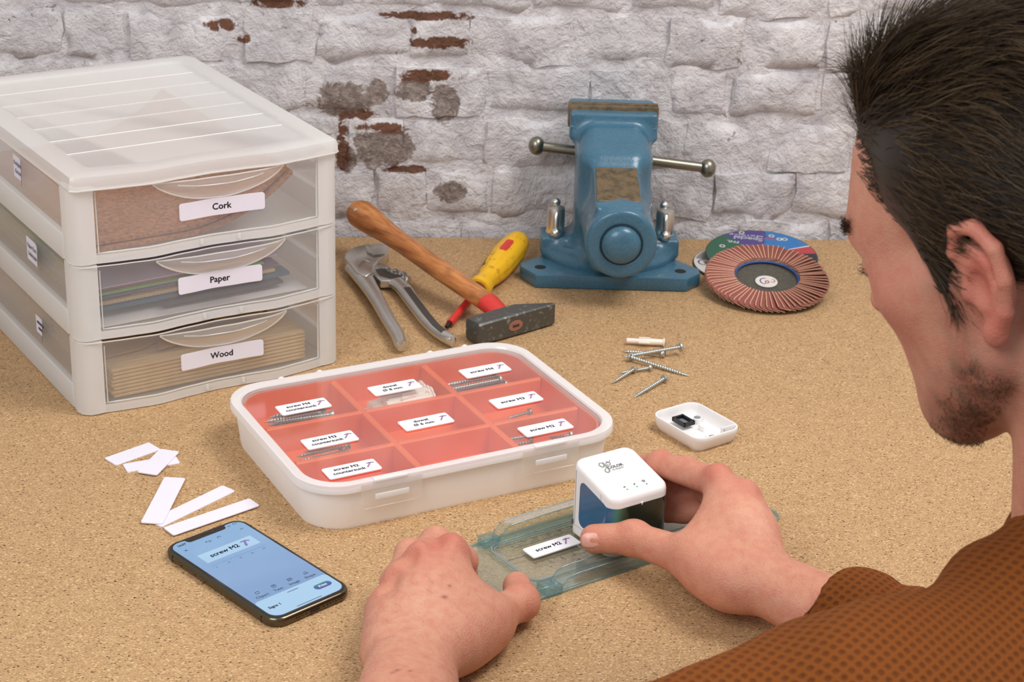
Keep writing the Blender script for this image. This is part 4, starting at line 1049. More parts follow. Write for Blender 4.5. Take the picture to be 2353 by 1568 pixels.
eo = ey.build('handle_end_grain', plain('end_grain', (150, 100, 78), .7, var=.2, vscale=200), ho, smooth=40)
MB().box(-.0040, .0040, -.0128, -.0122, -.0011, .0011).build('wedge_slot', plain('wedge_dark', (60, 44, 36), .7), ho, smooth=0)
# handle rises gently away from the head
hl = .262; rise = .040
pth = []; rad = []; fl = []
prof = [(0, .0090, .62), (.012, .0098, .66), (.020, .0104, .70), (.032, .0110, .75), (.034, .0110, .76), (.075, .0110, .82), (.105, .0112, .86), (.140, .0108, .88), (.175, .0106, .90), (.205, .0118, .92), (.238, .0152, .9), (.254, .0160, .9), (.2615, .0138, .9), (.2630, .0080, .9)]
for d, r, f in prof: pth.append((.010*math.sin(d*9)*0+.0, d, .0005+.0055*min(1, d/.03)+(rise-.0055)*(d/hl)**1.1)); rad.append(r*1.06); fl.append(f)
hm = MB().tube(pth[4:], rad[4:], 20, fl[4:], up=(0, 0, 1)).build('handle', oak.m, ham, smooth=50)
MB().tube(pth[:5], [r*1.03 for r in rad[:5]], 20, fl[:5]).build('collar', redpl, ham, smooth=50)
def splat(d, ang, s, seed):
    i = max(k for k in range(len(prof)-1) if prof[k][0] <= d); q = (d-prof[i][0])/(prof[i+1][0]-prof[i][0]); r = (rad[i]*(1-q)+rad[i+1]*q); f = fl[i]
    zc = .0005+rise*(d/hl)**1.1; rr = random.Random(seed); n = 14; vs = []
    for lay in (.0, .0003):
        for k in range(n):
            a = 2*math.pi*k/n; k_ = s*(.55+.6*rr.random()) if lay == 0 else 0
            if lay: vs.append((vs[k][0]*1.02, vs[k][1], zc+(vs[k][2]-zc)*1.02))
            else:
                aa = ang+k_*math.cos(a)/r; vs.append((-(r+.0001)*math.sin(aa), d+k_*1.4*math.sin(a), zc+(r*f+.0001)*math.cos(aa)))
    fs = [tuple(range(n, 2*n))]+[(k, (k+1) % n, n+(k+1) % n, n+k) for k in range(n)]
    MB().add(vs, fs).build('paint_splash', paintsp, hm, smooth=60, fix=True)
splat(.118, .15, .0058, 1); splat(.100, -.35, .0036, 2); splat(.128, -.2, .0030, 3); splat(.248, .8, .0022, 5); splat(.098, .1, .0020, 6)
mk = plain('brand_mark', (92, 52, 26), .7)
for k in range(5): MB().box(.0035, .0065, .052+.0032*k, .0542+.0032*k, .0128+.0004*k, .0150+.0006*k).build('burnt_mark', mk, hm, smooth=0)

# ================================================================== screwdriver
SDt, SDb = Vector((-.0655, 1.6625, .0044)), Vector((.0060, 1.8830, .0208))
d = SDb-SDt; Ls = d.length
sd = thing('screwdriver', 'yellow-handled screwdriver with red insulated blade lying under the hammer', 'screwdriver', SDt)
sd.rotation_euler = d.to_track_quat('Z', 'Y').to_euler()
yel = NT('screwdriver_yellow'); co = yel.coord(); n_ = yel.noise(co, 90, 5, .65)
yel.base(yel.mix(yel.bw(n_, .55, .75), lin((234, 178, 26)), lin((150, 104, 30)))); yel.p(Roughness=.42)
MB().lathe([(.0016, 0), (.0024, .002), (.0026, .012)], 12).build('blade_tip', plain('tip_dark', (50, 46, 44), .4, .6), sd, smooth=40)
MB().lathe([(.0037, .009), (.0039, .010), (.0039, .095), (.0060, .098)], 16).build('insulated_shaft', redpl, sd, smooth=40)
hs = .092
pr = [(.0095, hs), (.0122, hs+.001), (.0125, hs+.010), (.0108, hs+.020), (.0104, hs+.026), (.0128, hs+.040), (.0152, hs+.058), (.0160, hs+.078), (.0158, hs+.100), (.0150, hs+.118), (.0130, hs+.130), (.0080, Ls-.0005), (.0040, Ls)]
h_ = MB()
rings = []
for r, z in pr:
    ring = []
    for i in range(48):
        a = 2*math.pi*i/48; k = 1-.05*max(0, math.cos(6*a))**3 if hs+.03 < z < hs+.125 else 1
        ring.append((r*k*math.cos(a), r*k*math.sin(a), z))
    rings.append(ring)
ho = h_.loft(rings).build('handle', yel.m, sd, smooth=50)
MB().lathe([(.0062, hs-.0012), (.0098, hs-.0008), (.0098, hs+.001)], 24).build('handle_mouth', plain('mouth_brown', (150, 96, 44), .6), sd, smooth=40)
# find the handle's upper side in its own axes
Mi = sd.rotation_euler.to_matrix().inverted(); up = Mi @ Vector((0, 0, 1)); ua = math.atan2(up.y, up.x); cm_ = Mi @ Vector((-.3, -.5, .8)); ca = math.atan2(cm_.y, cm_.x)
def inlay(z0, z1, a0, w, mat, name, dr=.0004, rf=None):
    vs = []; n = 8; mcount = 7
    for lay in (-.001, dr):
        for i in range(n+1):
            z = z0+(z1-z0)*i/n; r = np.interp(z, [p[1] for p in pr], [p[0] for p in pr])*.985+lay
            for k in range(mcount):
                e = 1.0 if 0 < i < n else .72
                a = a0+(k/(mcount-1)-.5)*2*w/r*e; vs.append((r*math.cos(a), r*math.sin(a), z))
    fs = []; o2 = (n+1)*mcount
    for i in range(n):
        for k in range(mcount-1):
            a = i*mcount+k; fs.append((o2+a, o2+a+1, o2+a+mcount+1, o2+a+mcount)); fs.append((a, a+mcount, a+mcount+1, a+1))
    bd = [k for k in range(mcount)]+[i*mcount+mcount-1 for i in range(1, n+1)]+[n*mcount+k for k in range(mcount-2, -1, -1)]+[i*mcount for i in range(n-1, 0, -1)]
    for q in range(len(bd)): a, b = bd[q], bd[(q+1) % len(bd)]; fs.append((a, b, o2+b, o2+a))
    return MB().add(vs, fs).build(name, mat, ho, smooth=40, fix=True)
inlay(hs+.072, hs+.100, ua+.12, .0045, redpl, 'red_inlay')
inlay(hs+.112, hs+.122, ua+.1, .0035, plain('hang_hole_amber', (176, 112, 22), .5), 'hanging_hole', .0001)
for k in range(6): inlay(hs+.040+.0062*k, hs+.0448+.0062*k, ua-.86, .0024 if k else .0034, ink, 'maker_print', .0002)

# ================================================================== slip-joint pliers
satin = NT('pliers_steel'); co = satin.coord(); n_ = satin.noise(co, 200, 4)
satin.base(satin.mix(n_, lin((196, 194, 188)), lin((222, 220, 214)))); satin.p(Metallic=.85, Roughness=.27)
satin_m = satin.m
pg = thing('pliers', 'steel water-pump pliers with open handles lying beside the drawer tower', 'pliers', (-.1584, 1.8268, 0), 0)
def pw(u, v, z=.012): p = at(u, v, z); return (p.x+.1584, p.y-1.8268)
def bar(name, px, wid, z, th, mat=satin_m, parent=pg, n=14):
    P = []; k = len(px)
    for i in range(k-1):
        p0, p1, p2, p3 = [Vector(px[max(0, min(k-1, i+j))]) for j in (-1, 0, 1, 2)]; w0, w1 = wid[i], wid[i+1]
        for q in range(5):
            t = q/5; P.append((.5*((2*p1)+(-p0+p2)*t+(2*p0-5*p1+4*p2-p3)*t*t+(-p0+3*p1-3*p2+p3)*t**3), w0+(w1-w0)*t))
    P.append((Vector(px[-1]), wid[-1]))
    e = (P[-1][0]-P[-2][0]).normalized(); P.append((P[-1][0]+e*P[-1][1]*.6, P[-1][1]*.75)); P.append((P[-1][0]+e*P[-1][1]*.3, P[-1][1]*.3))
    return MB().tube([(p.x, p.y, z) for p, w in P], [w for p, w in P], n, [min(1.6, th/2/max(w, th*.2)) for p, w in P]).build(name, mat, parent, smooth=50)
z780 = 2146/520
def g5(a, b): return (a/z780+780, b/z780+440)
h1 = [pw(*g5(*p)) for p in ((150, 700), (225, 800), (300, 915), (380, 1050), (470, 1210), (545, 1330), (578, 1425))]
bar('upper_handle', h1, [.0120, .0110, .0088, .0076, .0072, .0070, .0058], .0095, .0125)
h2 = [pw(*g5(*p)) for p in ((545, 840), (610, 900), (690, 1010), (800, 1160), (900, 1270), (990, 1340), (1055, 1378))]
bar('lower_handle', h2, [.0095, .0088, .0082, .0076, .0072, .0068, .0056], .0085, .0125)
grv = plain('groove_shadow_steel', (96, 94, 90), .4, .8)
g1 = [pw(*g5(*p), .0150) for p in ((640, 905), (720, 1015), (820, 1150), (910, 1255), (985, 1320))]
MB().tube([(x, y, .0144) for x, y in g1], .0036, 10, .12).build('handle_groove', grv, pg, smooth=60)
# jaw plate of the upper handle
jw = [pw(*g5(*p)) for p in ((45, 660), (60, 615), (140, 560), (240, 535), (410, 532), (462, 565), (468, 610), (420, 655), (370, 690), (330, 740), (320, 800), (250, 840), (160, 800), (95, 720))]
MB().prism(list(reversed(jw)), .0042, .0165, .0016).build('jaw_plate', satin_m, pg, smooth=45, fix=True)
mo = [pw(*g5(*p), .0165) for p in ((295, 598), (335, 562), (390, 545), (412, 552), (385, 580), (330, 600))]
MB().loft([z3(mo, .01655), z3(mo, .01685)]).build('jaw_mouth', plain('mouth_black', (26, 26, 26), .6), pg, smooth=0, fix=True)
lj = [pw(*g5(*p)) for p in ((250, 560), (292, 600), (350, 602), (400, 575), (430, 548), (455, 580), (430, 640), (330, 650), (270, 620))]
MB().prism(lj, .0150, .0182, .0010).build('lower_jaw', satin_m, pg, smooth=45, fix=True)
# slotted adjustment bar with teeth
sb = [pw(*g5(*p), .010) for p in ((310, 740), (400, 690), (480, 740), (560, 765), (640, 775), (668, 830), (600, 870), (500, 860), (390, 860), (330, 800))]
MB().prism(list(reversed(sb)), .0030, .0120, .0012).build('slotted_bar', satin_m, pg, smooth=45, fix=True)
for a, b in ((455, 728), (535, 752), (612, 780), (648, 820)):
    p = pw(*g5(a, b), .014); MB().lathe([(.0034, .0105), (.0034, .0150), (.0024, .0158)], 12, Matrix.Translation((p[0], p[1], 0))).build('adjustment_tooth', satin_m, pg, smooth=40)
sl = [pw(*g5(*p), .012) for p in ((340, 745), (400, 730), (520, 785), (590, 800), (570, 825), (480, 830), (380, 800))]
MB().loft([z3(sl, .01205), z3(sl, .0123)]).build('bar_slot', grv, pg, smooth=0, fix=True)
p = pw(*g5(265, 640), .0175); MB().lathe([(.0052, .0155), (.0050, .0172), (.0030, .0182)], 20, Matrix.Translation((p[0], p[1], 0))).build('pivot_rivet', zinc, pg, smooth=40)
q = [pw(*g5(*p), .0165) for p in ((175, 705), (225, 655), (245, 665), (195, 718))]
MB().loft([z3(q, .01655), z3(q, .0168)]).build('stamped_mark', plain('stamp_olive', (128, 122, 96), .5, .5), pg, smooth=0, fix=True)
# ================================================================== bench vise
VO = Vector((.1015, 1.8560, 0)); VA = R(1.2)
vs_ = thing('bench_vise', 'blue cast-iron bench vise with jaws closed standing by the brick wall', 'vise', VO, VA)
blue = NT('vise_blue_enamel'); co = blue.coord(); n_ = blue.noise(co, 420, 3, .6); n2_ = blue.noise(co, 55, 5, .7)
c_ = blue.mix(n_, lin((42, 84, 106)), lin((74, 118, 140)))
c_ = blue.mix(blue.bw(n2_, .70, .76), c_, lin((96, 62, 46)))
blue.base(c_); blue.p(Roughness=.30, Coat_Weight=.25); blue.bump(n_, .35, .0006); blue = blue.m
rust = NT('machined_rusty_steel'); co = rust.coord(); n_ = rust.noise(co, 120, 5, .7)
rust.base(rust.ramp(n_, [(.35, lin((92, 78, 56))), (.55, lin((126, 110, 84))), (.72, lin((150, 106, 66)))])); rust.p(Metallic=.55, Roughness=.45); rust = rust.m
chrome = plain('bright_steel', (222, 220, 212), .28, 1.0, var=.05); bar_m = plain('worn_steel_bar', (150, 146, 132), .32, .95, var=.18, vscale=120)
def arc(cx, cy, r, a0, a1, n): return [(cx+r*math.cos(R(a0+(a1-a0)*i/n)), cy+r*math.sin(R(a0+(a1-a0)*i/n))) for i in range(n+1)]
# foot plate with four lugs: straight front, clipped corners, concave flanks
fp = [(-.0965, -.030), (-.0965, -.040), (-.0800, -.0665), (.0800, -.0665), (.0955, -.048), (.0955, -.034), (.075, -.010), (.068, .012), (.060, .045), (.04, .062), (-.04, .062), (-.060, .045), (-.068, .012), (-.076, -.010)]
MB().prism(fp, 0, .0155, .0022).build('foot_plate', blue, vs_, smooth=35, fix=True)
hm_ = plain('bolt_hole_dark', (24, 26, 28), .7)
for x, y in ((-.0750, -.0440), (.0745, -.0450)): MB().lathe([(.0062, .0150), (.0062, .01565)], 20, Matrix.Translation((x, y, 0))).build('bolt_hole', hm_, vs_, smooth=0)
for s in (-1, 1):
    b = MB().lathe([(.0104, .0395), (.0104, .0425), (.0098, .0430), (.0098, .0655), (.0088, .0690), (.0045, .0705)], 24, Matrix.Translation((s*.0590, -.002, 0))).build('lock_bolt', chrome, vs_, smooth=40)
    MB().tube([(s*.0590, -.014, .047), (s*.0590, -.0125, .060), (s*.0590, -.009, .0660), (s*.0590, .010, .0690)], .0031, 12).build('lock_bar', chrome, b, smooth=50)
    MB().sphere((s*.0590, -.0150, .0440), .0062, 16, 10).build('lock_knob', chrome, b, smooth=60); MB().sphere((s*.0590, .012, .0695), .0052, 14, 10).build('lock_knob', chrome, b, smooth=60)
def crr(w, y0, y1, z, r=.012, n=6): return [(x, y, z) for x, y in rrect(w, y1-y0, min(r, w/2-.001, (y1-y0)/2-.001), n, 0, (y0+y1)/2)]
# main casting: turret, lugs, column, spindle boss, anvil and fixed jaw flow into one another
f = Field((-.085, -.140, .008), (.085, .075, .168), .0015)
f.cyl((0, .004, .022), 2, .0640, .0105, .004, .012, sq=.86); f.cyl((0, .004, .0165), 2, .0700, .0040, .002, .016, sq=.86)
for s_ in (-1, 1): f.box((s_*.0555, .001, .0300), (.0190, .0185, .0100), .003, .010)
f.box((0, .012, .085), (.0378, .043, .055), .013, .014)
f.box((.002, -.045, .050), (.0270, .040, .026), .010, .022)
f.cyl((.0030, -.052, .0735), 1, .0366, .0760, .0045, .014)
f.box((0, -.010, .108), (.0290, .030, .030), .012, .020)
f.box((0, -.0735, .1012), (.0240, .0390, .0180), .003, .009, rx=R(14))
zf, zb = .1120, .1290
f.box((0, .006, .1330), (.0300, .016, .020), .010, .022, rx=R(-38))
f.box((0, .0370, .1535), (.0469, .0160, .0140), .0025, .016)
f.cyl((.0030, -.129, .0735), 1, .0212, .0035, .001, .0015, sub=True)
V, Q = f.mesh(1)
me = bpy.data.meshes.new('casting'); me.from_pydata(V.tolist(), [], Q.tolist()); me.materials.append(blue); me.polygons.foreach_set('use_smooth', [True]*len(me.polygons))
o = bpy.data.objects.new('casting', me); COL.objects.link(o); o.parent = vs_
MY = Matrix.Translation((.0030, 0, .0735)) @ Matrix.Rotation(R(90), 4, 'X')
MB().loft([[(-.0226, -.1055, zf+.0002), (.0226, -.1055, zf+.0002), (.0214, -.0375, zb+.0006), (-.0214, -.0375, zb+.0006)], [(-.0222, -.1050, zf+.0010), (.0222, -.1050, zf+.0010), (.0210, -.0380, zb+.0014), (-.0210, -.0380, zb+.0014)]]).build('anvil_face', rust, vs_, smooth=0, fix=True)
# domed cover of the boss
MB().lathe([(.0203, .121), (.0203, .1280), (.0196, .1305), (.0168, .1337), (.0115, .1360), (.0050, .1371), (.0004, .1373)], 48, MY).build('boss_cover', blue, vs_, smooth=60)
MB().tube([(.0030+.0208*math.cos(2*math.pi*k/48), -.1278, .0735+.0208*math.sin(2*math.pi*k/48)) for k in range(50)], .0007, 6).build('cover_gap', hm_, vs_, smooth=0)
# jaw top bevel, jaws, moving jaw behind
MB().loft([[(-.0462, .0200, .1520), (.0462, .0200, .1520), (.0462, .040, .1520), (-.0462, .040, .1520)], [(-.0455, .0285, .1672), (.0455, .0285, .1672), (.0455, .040, .1672), (-.0455, .040, .1672)]]).build('jaw_cap', blue, vs_, smooth=20, fix=True)
MB().box(-.0485, .0485, .0350, .0430, .148, .1715).build('jaw_insert', rust, vs_, bevel=.0006)
MB().box(-.0485, .0485, .0442, .0515, .148, .1722).build('jaw_insert', rust, vs_, bevel=.0006)
MB().loft([crr(.070, .054, .120, .040, .01), crr(.070, .054, .118, .120, .01), crr(.092, .0525, .090, .140, .008), crr(.092, .0525, .085, .166, .006)]).build('moving_jaw', blue, vs_, smooth=40, fix=True)
# tommy bar behind
hb = MB(); A, B = Vector((-.0800, .0820, .1115)), Vector((.1110, .0760, .0930))
hb.tube([A, B], .0056, 14); hb.build('tommy_bar', bar_m, vs_, smooth=50)
for p in (A, B): MB().sphere(p, .0092, 20, 12, (1, 1, 1.15)).build('bar_ball', bar_m, vs_, smooth=60)
MB().lathe([(.012, 0), (.012, .05)], 20, Matrix.Translation((.016, .13, .102)) @ Matrix.Rotation(R(90), 4, 'X')).build('spindle_screw', bar_m, vs_, smooth=40)
# ================================================================== grinding discs
def disc(name, label, c, r, th, rot, mat_top, edge):
    o = thing(name, label, 'disc', c, 0, 'grinding discs beside the vise', rot=rot)
    m = MB().lathe([(.0111, 0), (r-.0004, 0), (r, th*.3), (r, th*.7), (r-.0004, th), (.0111, th)], 72, None, False, False)
    m.build('abrasive_body', edge, o, smooth=30)
    return o
gritd = plain('abrasive_grey', (74, 72, 68), .8, var=.25, vscale=500, bump=.4, bscale=900)
def sector(o, a0, a1, r0, r1, z, mat, name, n=None):
    n = n or max(2, int(abs(a1-a0)/6)); vs = []
    for i in range(n+1):
        a = R(a0+(a1-a0)*i/n); vs += [(r0*math.cos(a), r0*math.sin(a), z), (r1*math.cos(a), r1*math.sin(a), z), (r1*math.cos(a), r1*math.sin(a), z+.00012), (r0*math.cos(a), r0*math.sin(a), z+.00012)]
    fs = []
    for i in range(n):
        b = i*4
        for k in range(4): fs.append((b+k, b+(k+1) % 4, b+4+(k+1) % 4, b+4+k))
    fs += [(3, 2, 1, 0), tuple(n*4+k for k in range(4))]
    return MB().add(vs, fs).build(name, mat, o, smooth=0, fix=True)
C_ = {k: plain('disc_'+k, v, .5, var=.1, vscale=200) for k, v in dict(white=(214, 208, 200), green=(46, 92, 70), violet=(76, 62, 122), blue=(46, 112, 172), red=(172, 58, 66), cream=(206, 200, 176), navy=(40, 44, 120), black=(40, 40, 42)).items()}
# white disc at the bottom
wd_ = disc('cutting_disc', 'pale cutting disc at the bottom left of the pile beside the vise', (.2590, 1.8760, .0004), .0626, .0022, (0, 0, 0), None, gritd)
sector(wd_, 0, 360, .0125, .0615, .0022, C_['white'], 'paper_face')
for k in range(22): sector(wd_, 112+2.6*k, 113.1+2.6*k, .040, .060, .0024, C_['black'], 'bar_print', 1)
for a0, a1, r0 in ((-.0, 1, 0),):
    MB().tube([(-.0500+.0065*math.cos(R(a)), .0010+.0085*math.sin(R(a)), .0024) for a in range(90, 271, 15)], .0008, 6, .2).build('arc_print', C_['navy'], wd_, smooth=0)
    MB().tube([(-.0470+.0026*math.cos(R(a)), -.0005+.0030*math.sin(R(a)), .0024) for a in range(0, 361, 20)], .0007, 6, .2).build('ring_print', C_['red'], wd_, smooth=0)
# third disc whose violet rim shows on the right
vd = disc('cutting_disc', 'cutting disc with violet rim showing at the right under the flap disc', (.2740, 1.8290, .0034), .0626, .0022, (R(.5), R(0), 0), None, gritd)
sector(vd, -60, 70, .030, .0615, .0022, C_['violet'], 'paper_face'); sector(vd, 4, 20, .030, .0610, .0025, plain('disc_brown', (150, 84, 56), .5), 'stripe_print')
# green, violet and blue disc
gd = disc('cutting_disc', 'green, violet and blue cutting disc lettered Special under the flap disc', (.2720, 1.8830, .0100), .0620, .0024, (R(5.5), R(-.3), 0), None, gritd)
sector(gd, 128, 235, .016, .0606, .0024, C_['green'], 'green_field'); sector(gd, 80, 128, .016, .0606, .0024, C_['violet'], 'violet_field'); sector(gd, 24, 80, .016, .0606, .0024, C_['blue'], 'blue_field')
for k in range(5): sector(gd, 80-2.2*(k % 2)-1, 80, .024+.0072*k, .0276+.0072*k, .0026, C_['violet'], 'zigzag_print', 1)
sector(gd, 5, 24, .016, .0606, .0024, C_['red'], 'red_field'); sector(gd, -20, 5, .016, .0606, .0024, C_['black'], 'black_field'); sector(gd, 22.5, 24.5, .016, .0606, .0026, C_['white'], 'line_print', 2)
sector(gd, 235, 340, .016, .0606, .0024, C_['black'], 'black_field')
wi = plain('disc_print_white', (218, 216, 224), .5)
text('Special', .0120, wi, gd, (-.0110, .0395, .00262), (0, 0, R(170)), bold=.0003)
text('A46 SD T MULTI BF', .0050, wi, gd, (-.0125, .0480, .00262), (0, 0, R(172)), sx=.9)
text('FNL', .0080, wi, gd, (-.0290, .0300, .00262), (0, 0, R(170)))
for x, y, c in ((-.0170, .0545, C_['cream']), (-.0420, .0180, C_['white']), (.0160, .0480, C_['cream']), (.0100, .0405, C_['red']), (.0170, .0400, C_['red']), (.0240, .0400, C_['white']), (.0300, .0400, C_['cream'])):
    MB().tube([(x+.0026*math.cos(R(a)), y+.0030*math.sin(R(a)), .0026) for a in range(0, 361, 30)], .0007, 6, .2).build('symbol_print', c, gd, smooth=0)
# flap disc on top
fd = thing('flap_disc', 'red-brown sanding flap disc with overlapping flaps lying on the cutting discs', 'flap disc', (.2675, 1.7980, .0172), 0, rot=(R(10.0), R(0.0), 0))
resin = NT('fibre_backing'); co = resin.coord(); v_ = resin.vor(co, 700); n_ = resin.noise(co, 300)
resin.base(resin.mix(n_, lin((58, 54, 46)), lin((98, 92, 80)))); resin.p(Roughness=.7); resin.bump(v_, .6, .0006)
MB().lathe([(.0110, -.0080), (.0300, -.0070), (.0370, -.0035), (.0560, -.0030), (.0560, -.0012), (.0365, -.0015), (.0290, -.0052), (.0110, -.0060)], 64, None, False, False).build('backing_plate', resin.m, fd, smooth=40)
grit_t = NT('aluminium_oxide_grit'); co = grit_t.coord(); n_ = grit_t.noise(co, 900, 3)
grit_t.base(grit_t.mix(n_, lin((120, 60, 52)), lin((160, 92, 80)))); grit_t.p(Roughness=.8); grit_t.bump(n_, .5, .0004)
flap_edge = plain('flap_cloth_edge', (222, 178, 146), .8, var=.15, vscale=400)
# one flap, built along +x, leaning over its neighbour
fm = MB(); r0, r1, w = .0345, .0655, .0132
out = [(r0, -w*.40), (r1-.004, -w*.55), (r1-.0012, -w*.52), (r1, -w*.38), (r1, w*.50), (r0, w*.36)]
def lean(x, y): return .0016+(.0044*(-y/w)) - .0016*max(0, (x-.058)/.0075)**2
m_ = MB(); m_.cur = 0; topv = [(x, y, lean(x, y)+.0006) for x, y in out]; botv = [(x, y, lean(x, y)) for x, y in out]
mid = [(x, y+.0007, lean(x, y+.0007)+.00095) for x, y in out[:3]]
m_.add([(x, y, zz+.0003) for x, y, zz in topv[3:]]+mid, [(0, 1, 2, 3, 4, 5)]); m_.cur = 1; m_.add([(x, y, zz+.0003) for x, y, zz in topv[:3]]+mid, [(0, 1, 4, 3), (1, 2, 5, 4)]); m_.cur = 0
m_.add(topv+botv, [tuple(range(6))]); m_.add(topv+botv, [tuple(range(11, 5, -1))]); m_.cur = 1
m_.add(topv+botv, [(k, k+6, (k+1) % 6+6, (k+1) % 6) for k in range(6)])
f0 = m_.build('flap', [grit_t.m, flap_edge], fd, smooth=0, fix=False)
NF = 68; rf = random.Random(5)
for k in range(NF):
    f_ = f0 if k == 0 else f0.copy()
    if k: COL.objects.link(f_)
    f_.parent = fd; f_.rotation_euler = (rf.uniform(-.03, .03), rf.uniform(-.012, .012), 2*math.pi*k/NF+rf.uniform(-.008, .008)); f_.location = (0, 0, 0)
# blue thread ring and centre badge
MB().tube([(.0338*math.cos(2*math.pi*k/64), .0338*math.sin(2*math.pi*k/64), -.0004) for k in range(66)], .0012, 8).build('glue_ring', NT('blue_glue_dots').m, fd, smooth=50)
t = bpy.data.materials['blue_glue_dots']; 
_n = NT('glue_tmp'); MATS.pop('x', None)
bsd = t.node_tree.nodes['Principled BSDF']; bsd.inputs['Base Color'].default_value = lin((52, 84, 150)); bsd.inputs['Roughness'].default_value = .5
bpy.data.materials.remove(_n.m)
MB().lathe([(.0045, -.0052), (.0118, -.0052), (.0118, -.0046), (.0045, -.0046)], 40, None, False, False).build('centre_badge', C_['white'], fd, smooth=30)
MB().lathe([(.0004, -.0053), (.0046, -.0053), (.0046, -.0047), (.0004, -.0047)], 24).build('badge_middle', C_['white'], fd, smooth=0)
MB().tube([(-.0020+.0046*math.cos(R(a)), .0005+.0058*math.sin(R(a)), -.0045) for a in range(70, 281, 15)], .0006, 6, .2).build('arc_print', C_['navy'], fd, smooth=0)
MB().tube([(.0006+.0018*math.cos(R(a)), -.0010+.0024*math.sin(R(a)), -.0045) for a in range(0, 361, 20)], .0006, 6, .2).build('ring_print', C_['red'], fd, smooth=0)
MB().tube([(.0068+.0022*math.cos(R(a)), .0012+.0028*math.sin(R(a)), -.0045) for a in range(-150, 121, 20)], .0005, 6, .2).build('ring_print', C_['red'], fd, smooth=0)
# ================================================================== person
# smooth implicit surfaces: rounded limbs blended into one skin, then meshed
def npv(v): return np.array(v[:3], float)
def A(u, v, z): return npv(at(u, v, z))
def L3(c): return np.array(lin(c)[:3])

sk = NT('skin'); N, L = sk.N, sk.L
att = N.new('ShaderNodeVertexColor'); att.layer_name = 'Col'
co = sk.coord(); n1 = sk.noise(co, 120, 4, .6); n2 = sk.noise(co, 700, 3, .6); v1 = sk.vor(co, 900)
cc = sk.mix(sk.math('MULTIPLY', sk.bw(n1, .40, .66), .45), att.outputs[0], lin((196, 108, 90)), 'MIX')
n4 = sk.noise(co, 45, 3, .6); cc = sk.mix(sk.math('MULTIPLY', sk.bw(n4, .45, .7), .30), cc, lin((222, 168, 138)))
cc = sk.mix(.10, cc, sk.mix(n2, lin((160, 90, 74)), lin((240, 190, 166))))
sk.base(cc); sk.p(Roughness=.48, Specular_IOR_Level=.35); sk.set(sk.bsdf, 'Subsurface Weight', .18); sk.set(sk.bsdf, 'Subsurface Radius', (.006, .002, .001)); sk.set(sk.bsdf, 'Subsurface Scale', 1.0)
wv = sk.coord(scale=(1, 1, 1)); wr_ = sk.noise(sk.coord(scale=(1.0, 2.6, 1.6), rot=(0, 0, .6)), 260, 3, .6, .4)
sk.bump(sk.math('ADD', sk.math('MULTIPLY', v1, .5), sk.math('ADD', n2, sk.math('MULTIPLY', wr_, .8))), .45, .0010); skin = sk.m
SKIN, RED, PALE = L3((210, 146, 118)), L3((192, 92, 78)), L3((224, 170, 142))
person = thing('person', 'person in a rust-brown knit sweater bending over the bench, hands on printer and tray', 'person', (.36, .90, -.75))
PB = np.array([.36, .90, -.75])
bodyV, bodyQ, bodyC = [], [], []
def add_part(V, Q, C):
    off = sum(len(x) for x in bodyV); bodyV.append(V-PB); bodyQ.append(Q+off); bodyC.append(C)
def tint(V, spots, base=SKIN):
    C = np.tile(base, (len(V), 1))
    for p, r, col, amt in spots:
        d = np.linalg.norm(V-np.array(p), axis=1); w = (amt*np.exp(-(d/r)**2))[:, None]; C = C*(1-w)+col*w
    return C

# ---------------------------------------------------------------- right hand
def PL(x, y, z):   # point in the printer's own axes
    a = PA; return np.array([PO.x+x*math.cos(a)-y*math.sin(a), PO.y+x*math.sin(a)+y*math.cos(a), PO.z+z])
wr = A(1738, 1330, .036); el = np.array([.425, .915, .030])
MI, MM, MR, MK = A(1650, 1109, .068), A(1712, 1148, .064), A(1724, 1193, .053), A(1724, 1243, .038)
vox = .0014
f = Field((.045, 1.00, -.004), (.30, 1.335, .100), vox)
fa = (el-wr)/np.linalg.norm(el-wr)
sd_ = np.cross(fa, [0, 0, 1]); sd_ /= np.linalg.norm(sd_)
# forearm: two bones side by side
e2 = wr+fa*.20
f.cap(wr+sd_*.009, e2+sd_*.014, .0150, .0260, .015); f.cap(wr-sd_*.010, e2-sd_*.014, .0155, .0270, .015); f.cap(wr, e2, .0172, .029, .015)
# metacarpals and palm
palm = [(MI, .0125), (MM, .0125), (MR, .0118), (MK, .0112)]
for i, (p, r) in enumerate(palm):
    b = wr+sd_*(-.014+.0095*i)*(-1 if False else 1)
    f.cap(b, p, .0138, r*.95, .012)
f.cap(wr*.35+MM*.65-np.array([0, 0, .010]), wr*.6+MR*.4-np.array([0, 0, .012]), .014, .015, .02)
f.cap(MI*.5+wr*.5-np.array([0, 0, .006]), MM*.5+wr*.5, .0145, .0145, .02)
thb = [A(1668, 1335, .034), A(1588, 1284, .033), PL(-.0175, -.0435, .0240), PL(-.0400, -.0240, .0205)]
f.cap(thb[0], thb[1], .0160, .0140, .018); f.cap(wr, thb[0], .0165, .0160, .018)
# web between thumb and index
f.cap(MI*.55+wr*.45, thb[1]*.6+thb[0]*.4, .0120, .0140, .025); f.cap(MI*.8+wr*.2, thb[1]*.85+MI*.15, .0090, .0100, .022)
